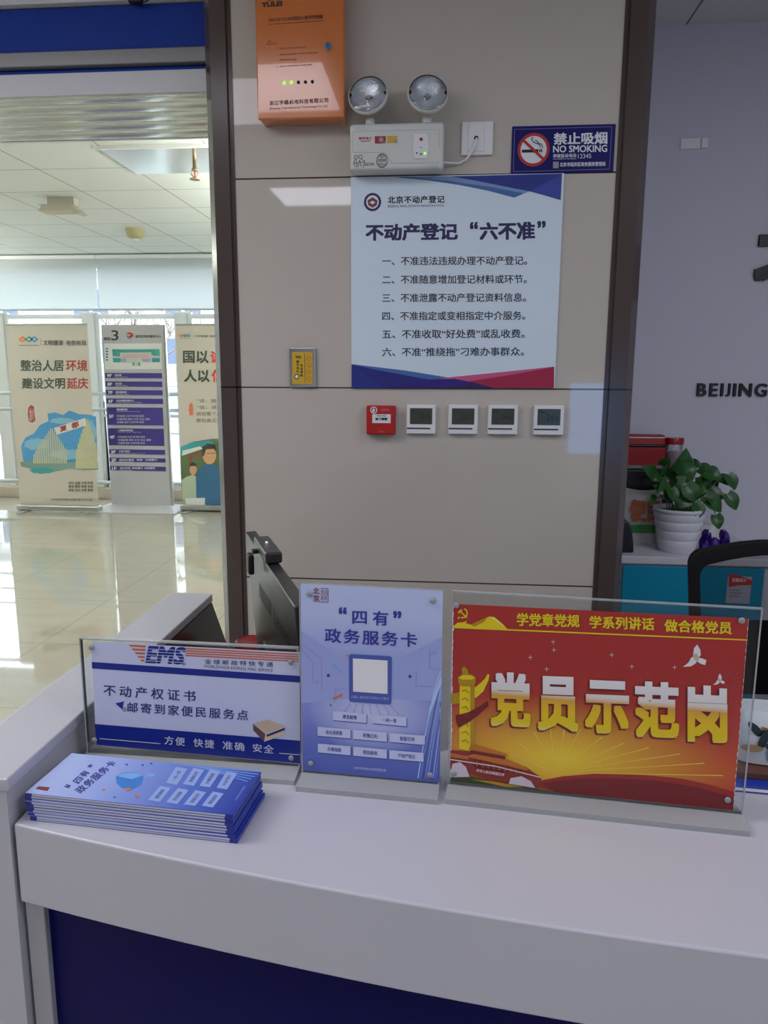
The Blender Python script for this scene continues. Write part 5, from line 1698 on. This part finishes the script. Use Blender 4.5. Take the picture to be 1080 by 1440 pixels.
def solid_text(body, x, z, h, depth, bold, parent, name, wd=None):
    vs, fs, bb = glyphs(body, bold)
    k = h / (bb[3] - bb[2])
    kx = k if wd is None else wd / (bb[1] - bb[0])
    P = [((a - bb[0]) * kx + x, (b - bb[2]) * k + z, depth + ly * 2e-5) for a, b, ly in vs]
    mb = MB()
    mb.raw([(a, -d_, b) for a, b, d_ in P], fs, m_let)
    cnt = {}
    for f in fs:
        for i in range(len(f)):
            e = (f[i], f[(i + 1) % len(f)])
            cnt.setdefault(tuple(sorted(e)), []).append(e)
    for e in cnt.values():
        if len(e) == 1:
            a, b = e[0]
            mb.raw([(P[a][0], -depth, P[a][1]), (P[b][0], -depth, P[b][1]), (P[b][0], 0, P[b][1]), (P[a][0], 0, P[a][1])], [(0, 3, 2, 1)], m_let)
    mb.build(name, parent)
    return max(a for a, b, d_ in P)


xcur = 0.0
for ch in 'BEIJING':
    xe = solid_text(ch, xcur, 0, 0.0515, 0.010, 0.02, t, 'letter')
    xcur = xe + 0.012
p = onY(1060, 374, YBACK)
t = thing('wall_characters', 'large black calligraphic characters on the white back wall, cut by the frame', 'wall lettering', (p.x, YBACK, p.z - 0.09))
solid_text('北', 0, 0, 0.27, 0.014, 0.05, t, 'character')
solid_text('京', 0.33, 0, 0.27, 0.014, 0.05, t, 'character')
A, B = onY(957, 195, YBACK), onY(994, 209.5, YBACK)
t = thing('wall_plate', 'small white plastic plate high on the back wall', 'wall plate', ((A.x + B.x) / 2, YBACK, B.z))
hw = (B.x - A.x) / 2
mb = MB(); mb.box(-hw, hw, -0.006, 0, 0, A.z - B.z, m_white); mb.build('plate', t, bevel=0.002)
mb = MB(); mb.box(hw - 0.025, hw, -0.012, -0.006, 0.002, A.z - B.z - 0.002, m_white); mb.build('clip', t, bevel=0.002)

# ------------------------------------------------------------------ turquoise cabinet and what stands on it
CBZ = 0.835
CY0 = 2.69
m_cabw = mat('white cabinet board', (208, 208, 214), 0.45)
m_turq = mat('turquoise cabinet door', (16, 146, 180), 0.35)
XA, XB = 0.60, 1.15
t = thing('cabinet', 'white cabinet with turquoise doors against the back wall, under the potted plant', 'cabinet', ((XA + XB) / 2, CY0, 0))
hw = (XB - XA) / 2
mb = MB(); mb.box(-hw - 0.005, hw + 0.01, -0.012, 0.44, CBZ - 0.028, CBZ, m_cabw); mb.build('top', t, bevel=0.003)
mb = MB(); mb.box(-hw, hw, 0.004, 0.435, 0.06, CBZ - 0.028, m_cabw); mb.build('body', t)
for sx, nm in ((-1, 'l'), (1, 'r')):
    xa_, xb_ = (-hw + 0.03, -0.004) if sx < 0 else (0.004, hw - 0.03)
    mb = MB(); mb.box(xa_, xb_, -0.010, 0.004, 0.08, CBZ - 0.036, m_turq); d = mb.build('door', t, bevel=0.0015)
    hx_ = -0.03 * sx * -1
    mb = MB(); mb.box(sx * 0.03 - 0.006, sx * 0.03 + 0.006, -0.026, -0.010, 0.33, 0.43, m_chrome); mb.build('handle', d, bevel=0.002)
mb = MB(); mb.box(-hw + 0.02, hw - 0.02, 0.03, 0.42, 0, 0.06, m_blk); mb.build('plinth', t)
# notice on the door
p0, p1 = onY(1024, 807, CY0 - 0.012), onY(1054, 849, CY0 - 0.012)
t = thing('paper_notice', 'small white paper with red flag header taped on turquoise door', 'paper notice', ((p0.x + p1.x) / 2, CY0 - 0.0105, p1.z))
a, h = (p1.x - p0.x) / 2, p0.z - p1.z
mb = MB(); mb.box(-a, a, -0.001, 0, 0, h * 0.92, mat('notice cream', (176, 178, 190), 0.6)); mb.build('sheet', t)
mb = MB(); mb.prism([(-a + 0.003, h), (-a * 0.2, h * 0.98), (a + 0.004, h * 0.78), (a, h * 0.64), (-a * 0.1, h * 0.62), (-a + 0.006, h * 0.56)], 'y', -0.0022, -0.0012, mat('notice red', (196, 52, 44), 0.5)); fl_ = mb.build('header_flag', t)
vs, fs, bb = glyphs('温馨提示', 0.02)
mb = MB(); mb.raw([((x - bb[0]) / (bb[1] - bb[0]) * a * 1.2 - a * 0.65, -0.0026 - ly * 1.5e-5, h * 0.74 + (y - bb[2]) * h * 0.13) for x, y, ly in vs], fs, m_wht)
for k in range(3):
    mb.box(-a * 0.75, a * (0.1 + 0.15 * (k % 2)), -0.0013, -0.0009, h * (0.44 - 0.1 * k), h * (0.46 - 0.1 * k), m_ink_br)
mb.build('lettering', fl_)

# pot and pothos
PYc = 2.79
pc = onY(951, 772, PYc)
m_pot = mat('white ribbed pot', (212, 214, 222), 0.4)
m_soil = mat('dark soil', (50, 40, 30), 0.9, bump=0.8, bscale=90)
m_leafm = mat('pothos green', (34, 86, 30), 0.35, spec=0.5, var=0.35, bscale=14)
m_stem = mat('pothos stem', (92, 120, 56), 0.5)
t = thing('potted_pothos', 'white ribbed pot with green pothos on the turquoise cabinet', 'potted plant', (pc.x, PYc, CBZ))
prof = [(0.060, 0.0), (0.064, 0.004)]
for k in range(4):
    z0_, z1_ = 0.012 + k * 0.034, 0.012 + (k + 1) * 0.034
    r0, r1 = 0.066 + k * 0.0058, 0.066 + (k + 1) * 0.0058
    prof += [(r0 - 0.0012, z0_), (r0 + 0.0014, z0_ + 0.004), (r1 + 0.0010, z1_ - 0.003), (r1 - 0.0008, z1_)]
prof += [(0.0925, 0.150), (0.0925, 0.162), (0.088, 0.163), (0.086, 0.145)]
mb = MB(); mb.lathe(prof, m_pot, n=48, cap=False); mb.lathe([(0.060, 0.0), (0.001, 0.0)], m_pot, n=48, cap=False); mb.build('pot', t)
mb = MB(); mb.lathe([(0.0865, 0.142), (0.05, 0.148), (0.001, 0.150)], m_soil, n=32, cap=False); mb.build('soil', t)
LV = [((390, 430), (447, 296), .042, 0), ((395, 455), (512, 410), .045, -.03), ((330, 480), (345, 380), .034, .02), ((250, 460), (178, 404), .030, .0), ((300, 400), (350, 352), .022, .03), ((560, 440), (655, 480), .034, -.02), ((690, 460), (735, 550), .032, 0), ((690, 572), (744, 668), .030, -.02),
      ((555, 580), (655, 682), .034, -.03), ((500, 630), (512, 722), .036, -.06), ((620, 698), (640, 782), .026, -.03), ((262, 604), (208, 594), .018, -.05), ((390, 505), (480, 560), .040, -.05), ((520, 420), (610, 450), .030, .03), ((590, 540), (640, 640), .032, .01), ((440, 580), (400, 655), .036, -.07),
      ((310, 570), (250, 520), .030, -.04), ((540, 590), (545, 500), .032, .02), ((655, 590), (692, 614), .018, .02), ((590, 600), (600, 640), .024, -.04), ((450, 470), (400, 400), .036, .04), ((480, 540), (570, 560), .034, -.04), ((350, 540), (370, 620), .030, -.08), ((430, 440), (480, 350), .030, .04),
      ((520, 470), (560, 540), .034, .0), ((330, 520), (270, 570), .028, -.06), ((640, 470), (700, 520), .028, .02), ((450, 520), (500, 620), .036, -.08), ((290, 470), (250, 490), .024, .01), ((610, 480), (560, 560), .026, .03), ((470, 400), (540, 400), .026, .05), ((370, 470), (300, 530), .03, .02)]
lf, sm = MB(), MB()


def leaf(mbx, base, tip, wd, tilt):
    ax = tip - base
    L = ax.length
    ax.normalize()
    side = ax.cross(Vector((0.15 + tilt * 3, -1, 0.45))).normalized()
    nrm = side.cross(ax).normalized()
    if nrm.y > 0:
        nrm = -nrm
    rows = []
    for i in range(9):
        u = i / 8
        w_ = wd * (max(0.0, math.sin(math.pi * min(1, u * 0.86 + 0.14))) ** 0.75) * (1.0 - 0.45 * u) * 1.25 if i < 8 else 0.0
        back = -0.14 * L * (1 - u) ** 4
        c = base + ax * (L * u) + nrm * (0.16 * L * math.sin(math.pi * u * 0.9) - 0.08 * L * u)
        row = []
        for j in range(-3, 4):
            s = j / 3
            row.append(c + side * (w_ * s) + nrm * (0.22 * w_ * (abs(s) ** 1.4)) + ax * (back * abs(s)))
        rows.append(row)
    vs = [q for r in rows for q in r]
    fs = [(i * 7 + j, i * 7 + j + 1, (i + 1) * 7 + j + 1, (i + 1) * 7 + j) for i in range(8) for j in range(6)]
    mbx.raw(vs, fs, m_leafm, True)


org = Vector((pc.x, PYc, CBZ))
rnd = random.Random(8)
for (b_, t_, wd, dy) in LV:
    B_ = onY(b_[0] / 4.236 + 860, b_[1] / 4.236 + 560, PYc + dy) - org
    T_ = onY(t_[0] / 4.236 + 860, t_[1] / 4.236 + 560, PYc + dy - rnd.uniform(0.005, 0.035)) - org
    leaf(lf, B_, T_, wd * 0.86, rnd.uniform(-0.12, 0.12))
    r_ = Vector((max(-0.06, min(0.06, B_.x * 0.4)), max(-0.06, min(0.06, dy)), 0.148))
    mid = (B_ + r_) / 2 + Vector((0, 0, 0.03 if B_.z > 0.15 else 0.07))
    path = [r_, r_ * 0.45 + mid * 0.55 + Vector((0, 0, 0.012)), mid, mid * 0.4 + B_ * 0.6 + Vector((0, 0, 0.008)), B_]
    sm.tube(path, 0.0018, m_stem, 6)
lf.build('foliage', t)
sm.build('stems', t)

# printer with glass tray, bag, jar
m_prn = mat('black printer plastic', (24, 24, 27), 0.4)
PX = 0.735
t = thing('printer', 'black desktop printer on the cabinet behind the pothos', 'printer', (PX, 3.035, CBZ))
mb = MB(); mb.box(-0.10, 0.13, -0.095, 0.09, 0.0, 0.285, m_prn); mb.build('case', t, bevel=0.010)
mb = MB(); mb.box(-0.06, 0.09, -0.101, -0.094, 0.10, 0.19, mat('printer bay grey', (52, 53, 56), 0.4)); mb.build('front_tray', t, bevel=0.003)
mb = MB(); mb.box(0.01, 0.09, -0.099, -0.093, 0.22, 0.245, m_slot); mb.build('control_strip', t)
m_gt = clear_mat('greenish glass tray', (0.78, 0.86, 0.84), 0.10, white=0.2)
zt_ = CBZ + 0.285
t = thing('glass_tray', 'thin greenish glass tray on top of the printer', 'tray', (PX + 0.03, 3.03, zt_))
mb = MB(); mb.box(-0.14, 0.16, -0.10, 0.09, 0, 0.012, m_gt); mb.build('plate', t, bevel=0.004)
m_bag = mat('red bag fabric', (150, 20, 26), 0.6, bump=0.2, bscale=300)
zt_ += 0.012
bl_, br_ = onY(880, 645, 2.98), onY(937, 643, 2.98)
bh = onY(925, 604, 2.99).z - onY(925, 645, 2.99).z
t = thing('zip_bag', 'red zipped fabric case lying on the glass tray', 'bag', ((bl_.x + br_.x) / 2 - 0.03, 3.02, zt_))
hw = (br_.x - bl_.x) / 2 + 0.03
mb = MB()


def bagf(u, v):
    a = 2 * math.pi * u
    c_, s_ = math.cos(a), math.sin(a)
    e = 0.4
    x = math.copysign(abs(c_) ** e, c_) * hw
    y = math.copysign(abs(s_) ** e, s_) * 0.055
    k = 1 - 0.45 * max(0, v - 0.55) ** 1.5 * 2
    return (x * (1 - 0.12 * max(0, v - 0.6)), y * k, bh * v)


mb.grid(bagf, 48, 12, m_bag, closed_u=True)
mb.face([bagf(i / 48, 1) for i in range(48)], m_bag)
bagb = mb.build('body', t)
mb = MB()
ring = lambda v, k: [Vector((bagf(i / 48, v)[0] * k, bagf(i / 48, v)[1] * k, bh * v)) for i in range(49)]
mb.tube(ring(0.66, 1.01), 0.006, m_blk, 6); mb.build('zip', t)
mb = MB(); mb.tube(ring(0.93, 1.0), 0.0022, m_wht, 6); mb.build('piping', bagb)
jx0, jx1 = onY(937.5, 620, 3.0), onY(964, 620, 3.0)
t = thing('storage_jar', 'clear jar with a red screw lid beside the red case', 'jar', ((jx0.x + jx1.x) / 2, 3.02, zt_))
rj = (jx1.x - jx0.x) / 2
m_jar = clear_mat('jar glass', (0.85, 0.88, 0.88), 0.09, white=0.25)
hj = onY(950, 616, 3.0).z - zt_
mb = MB(); mb.lathe([(rj * 0.86, 0), (rj * 0.92, 0.004), (rj * 0.92, hj - 0.026), (rj * 0.8, hj - 0.02)], m_jar, n=28); mb.build('body', t)
mb = MB(); mb.lathe([(rj, hj - 0.024), (rj, hj - 0.004), (rj * 0.94, hj)], m_redlid, n=28); mb.build('lid', t)
mb = MB(); mb.lathe([(rj * 0.8, 0.003), (rj * 0.8, hj * 0.4), (rj * 0.4, hj * 0.5)], mat('red contents', (120, 30, 34), 0.6), n=24); mb.build('contents', t)

# paper bag with orange characters
m_pb = mat('white paper bag', (206, 204, 200), 0.6)
m_pbg = mat('bag green band', (70, 150, 76), 0.6)
bx0, bx1 = onY(880, 748, 2.895), onY(921, 748, 2.895)
t = thing('paper_bag', 'white paper bag with orange characters and green band, left of the pot', 'paper bag', ((bx0.x + bx1.x) / 2, 2.895, CBZ))
fr = standing((bx0.x + bx1.x) / 2, 2.895, CBZ, 0).crop(4.236, 860, 560)
hw = (bx1.x - bx0.x) / 2 + 0.02
hb = fr.uv(160, 532)[1]
mb = MB()
mb.grid(lambda u, v: (-hw + 2 * hw * u + 0.01 * v * v * (0.5 - u), 0.004 * math.sin(7 * u + 3 * v) * v, hb * v * (1 - 0.05 * math.sin(3 * u))), 20, 14, m_pb)
mb.grid(lambda u, v: (hw - 2 * hw * u, 0.03 - 0.026 * v, hb * v * (1 - 0.05 * math.sin(3 * (1 - u)))), 20, 14, m_pb)
for s_ in (-1, 1):
    mb.face([(s_ * hw, 0, 0), (s_ * hw, 0.03, 0), (s_ * hw * 0.99, 0.004, hb * 0.95)], m_pb)
bgb = mb.build('body', t)
mb = MB(); g0 = fr.uv(110, 752)[1]; g1 = fr.uv(110, 798)[1]
mb.box(-hw, hw, -0.0065, -0.0055, max(0.002, g1), g0, m_pbg); mb.build('green_band', bgb)
lt = MB()
lt.text(fr, '便民', (108, 602, 735, 300, 606, 738), mat('bag orange ink', (206, 110, 60), 0.6), 0.0075, 0.03)
lt.build('lettering', bgb)

# purple bow
m_purp2 = mat('purple satin', (62, 28, 130), 0.45, bump=0.3, bscale=40)
pp = onY(1004, 771, 2.80)
t = thing('purple_bow', 'crumpled purple ribbon bow on the cabinet beside the pot', 'ribbon bow', (pp.x, 2.80, CBZ))
mb = MB()


def bow(sx, sc, ph):
    def f(u, v):
        a = 2 * math.pi * u
        r = sc * (0.6 + 0.25 * math.sin(3 * a + ph))
        return (sx * (0.018 + r * 0.8 * (0.5 - 0.5 * math.cos(a))), 0.02 * math.sin(a) + 0.012 * math.sin(5 * v + ph), 0.020 + 0.055 * v * (0.6 + 0.4 * math.sin(a * 0.5)) + 0.01 * math.sin(4 * a + ph))
    return f


mb.grid(bow(-1, 0.05, 0.3), 28, 8, m_purp2)
mb.grid(bow(1, 0.05, 1.7), 28, 8, m_purp2)
mb.build('loops', t)
mb = MB(); mb.lathe([(0.012, 0.004), (0.02, 0.02), (0.018, 0.04), (0.006, 0.05)], m_purp2, n=16); mb.build('knot', t)
mb = MB()
mb.grid(lambda u, v: (-0.05 + 0.105 * u, -0.035 + 0.05 * v + 0.004 * math.sin(9 * u), 0.003 + 0.028 * math.sin(math.pi * v) * (0.7 + 0.3 * math.sin(11 * u))), 26, 8, m_purp2)
mb.build('tails', t)
p = onY(998, 742, 3.05)
t = thing('carton', 'small white carton at the back of the cabinet behind the purple bow', 'carton', (p.x, 3.05, CBZ))
mb = MB(); mb.box(-0.06, 0.04, -0.03, 0.03, 0, 0.055, m_pb); mb.build('box', t, bevel=0.002)
mb = MB(); mb.box(-0.008, 0.012, -0.0306, 0.03, 0.01, 0.0556, m_white); mb.build('tape', t)
p = onY(886, 774, 2.74)
t = thing('desk_item', 'dark grey rounded desk item on cabinet edge beside pillar', 'desk item', (p.x - 0.02, 2.76, CBZ))  # dark rounded object of unknown use
mb = MB(); mb.prism([(-0.04, 0), (0.032, 0), (0.030, 0.03), (0.022, 0.08), (0.008, 0.115), (-0.04, 0.125)], 'y', -0.03, 0.05, mat('dark grey plastic', (42, 42, 48), 0.4)); mb.build('shell', t, bevel=0.006)
mb = MB(); mb.box(-0.038, 0.026, -0.034, -0.030, 0.006, 0.02, m_blk); mb.build('base_strip', t)

# ------------------------------------------------------------------ mesh office chair
m_chair = mat('black nylon', (11, 11, 13), 0.6, spec=0.2)


def mesh_mat():
    m = bpy.data.materials.new('black mesh cloth')
    m.use_nodes = True
    nt = m.node_tree
    nt.nodes.clear()
    out = nt.nodes.new('ShaderNodeOutputMaterial')
    d = nt.nodes.new('ShaderNodeBsdfDiffuse'); d.inputs[0].default_value = (0.008, 0.008, 0.010, 1)
    tr = nt.nodes.new('ShaderNodeBsdfTransparent')
    mx = nt.nodes.new('ShaderNodeMixShader'); mx.inputs[0].default_value = 0.52
    nt.links.new(tr.outputs[0], mx.inputs[1]); nt.links.new(d.outputs[0], mx.inputs[2]); nt.links.new(mx.outputs[0], out.inputs[0])
    return m


m_meshc = mesh_mat()
CHY = 1.86
cl, ct_ = onY(967, 785, CHY), onY(1080, 764.5, CHY)
cx = cl.x + 0.235
t = thing('office_chair', 'black mesh-backed office chair behind the counter, cut by the right edge', 'office chair', (cx, CHY, 0))
zt_ = ct_.z
hw = 0.235
outl = []
zlo_ = 0.60
for k in range(33):
    a = math.pi * k / 32
    outl.append(a)


def rim(sc):
    pts = []
    r = 0.034 * sc
    W_, T_ = hw * sc if sc == 1 else hw - 0.03, zt_ if sc == 1 else zt_ - 0.036
    pts.append((-W_ * 0.90, zlo_))
    for k in range(9):
        a = math.pi - k * math.pi / 16
        pts.append((-W_ + r + r * math.cos(a), T_ - 0.020 - r + r * math.sin(a)))
    for k in range(1, 8):
        u = k / 8
        pts.append(((-W_ + r) * (1 - u) + (W_ - r) * u, T_ - 0.020 + 0.020 * math.sin(math.pi * u)))
    for k in range(9):
        a = math.pi / 2 - k * math.pi / 16
        pts.append((W_ - r + r * math.cos(a), T_ - 0.020 - r + r * math.sin(a)))
    pts.append((W_ * 0.90, zlo_))
    return pts


yb = lambda x, z: 0.10 * ((x / hw) ** 2 - 1) * -0.5 - 0.16 * (zt_ - z) ** 1.0
oR, iR = rim(1), rim(0.9)
mb = MB()
n = len(oR)
vs = []
for (xo, zo), (xi, zi) in zip(oR, iR):
    for (x, z, dy) in ((xo, zo, -0.012), (xi, zi, -0.012), (xi, zi, 0.012), (xo, zo, 0.012)):
        vs.append((x, yb(x, z) + dy, z))
fs = []
for i in range(n - 1):
    for j in range(4):
        fs.append((i * 4 + j, i * 4 + (j + 1) % 4, (i + 1) * 4 + (j + 1) % 4, (i + 1) * 4 + j))
fs += [(0, 1, 2, 3), ((n - 1) * 4 + 3, (n - 1) * 4 + 2, (n - 1) * 4 + 1, (n - 1) * 4)]
mb.raw(vs, fs, m_chair, True)
mb.build('back_frame', t, bevel=0.004)
mb = MB()
zm = zt_ - 0.03
mb.grid(lambda u, v: ((2 * u - 1) * (hw - 0.022), yb((2 * u - 1) * (hw - 0.022), zlo_ + (zm - zlo_) * v), zlo_ + (zm - zlo_) * v), 20, 14, m_meshc)
mb.build('back_mesh', t)
mb = MB(); mb.box(-hw * 0.92, hw * 0.92, yb(0, 0.6) - 0.02, yb(0, 0.6) + 0.02, 0.57, 0.62, m_chair); mb.build('lower_bar', t, bevel=0.008)
mb = MB()
mb.grid(lambda u, v: ((2 * u - 1) * hw * 0.8, yb((2 * u - 1) * hw, 0.76) + 0.035, 0.66 + 0.2 * v), 14, 6, m_chair)
mb.build('lumbar_pad', t)
mb = MB(); mb.box(-0.24, 0.24, -0.48, -0.03, 0.43, 0.50, m_chair); mb.build('seat', t, bevel=0.03, seg=4)
mb = MB(); mb.tube([(0, -0.25, 0.43), (0, 0.0, 0.42), (0, 0.03, 0.5), (0, -0.01, 0.6)], 0.022, m_chair); mb.build('back_bracket', t)
for s_ in (-1, 1):
    mb = MB(); mb.tube([(s_ * 0.24, -0.25, 0.45), (s_ * 0.29, -0.25, 0.48), (s_ * 0.29, -0.25, 0.66)], 0.016, m_chair); mb.box(s_ * 0.29 - 0.035, s_ * 0.29 + 0.035, -0.37, -0.11, 0.66, 0.69, m_chair); mb.build('armrest', t)
mb = MB(); mb.lathe([(0.03, 0.12), (0.03, 0.3), (0.016, 0.3), (0.016, 0.43)], m_chair, (0, -0.25, 0), n=20); mb.build('gas_lift', t)
for k in range(5):
    a = 2 * math.pi * k / 5 + 0.3
    ex, ey = 0.27 * math.cos(a), -0.25 + 0.27 * math.sin(a)
    mb = MB(); mb.tube([(0, -0.25, 0.13), (ex * 0.6, -0.25 + (ey + 0.25) * 0.6, 0.10), (ex, ey, 0.075)], [0.025, 0.02, 0.014], m_chair); lg = mb.build('leg', t)
    mb = MB(); mb.lathe([(0.026, -0.02), (0.028, -0.01), (0.028, 0.01), (0.026, 0.02)], m_chair, (ex, ey, 0.028), 'x', 16); mb.tube([(ex, ey, 0.075), (ex, ey, 0.03)], 0.007, m_chair); mb.build('caster', lg)

# ------------------------------------------------------------------ lit kiosk across the lobby (mirrored in the tiles)
t = thing('information_kiosk', 'lit blue-white information kiosk across the lobby, mirrored in the tiles', 'kiosk', (1.45, -3.1, 0))
m_kscr = mat('lit kiosk screen', (120, 170, 220), 0.2, emit=(96, 160, 235), estr=5.0)
mb = MB(); mb.box(-0.32, 0.42, -0.09, -0.008, 0.0, 1.55, m_white); mb.build('cabinet', t, bevel=0.006)
mb = MB(); mb.box(-0.27, 0.37, -0.008, -0.004, 0.72, 1.42, m_kscr); mb.build('screen', t)
mb = MB(); mb.box(-0.36, 0.46, -0.2, 0.1, 0, 0.03, m_white); mb.build('foot_plate', t, bevel=0.004)
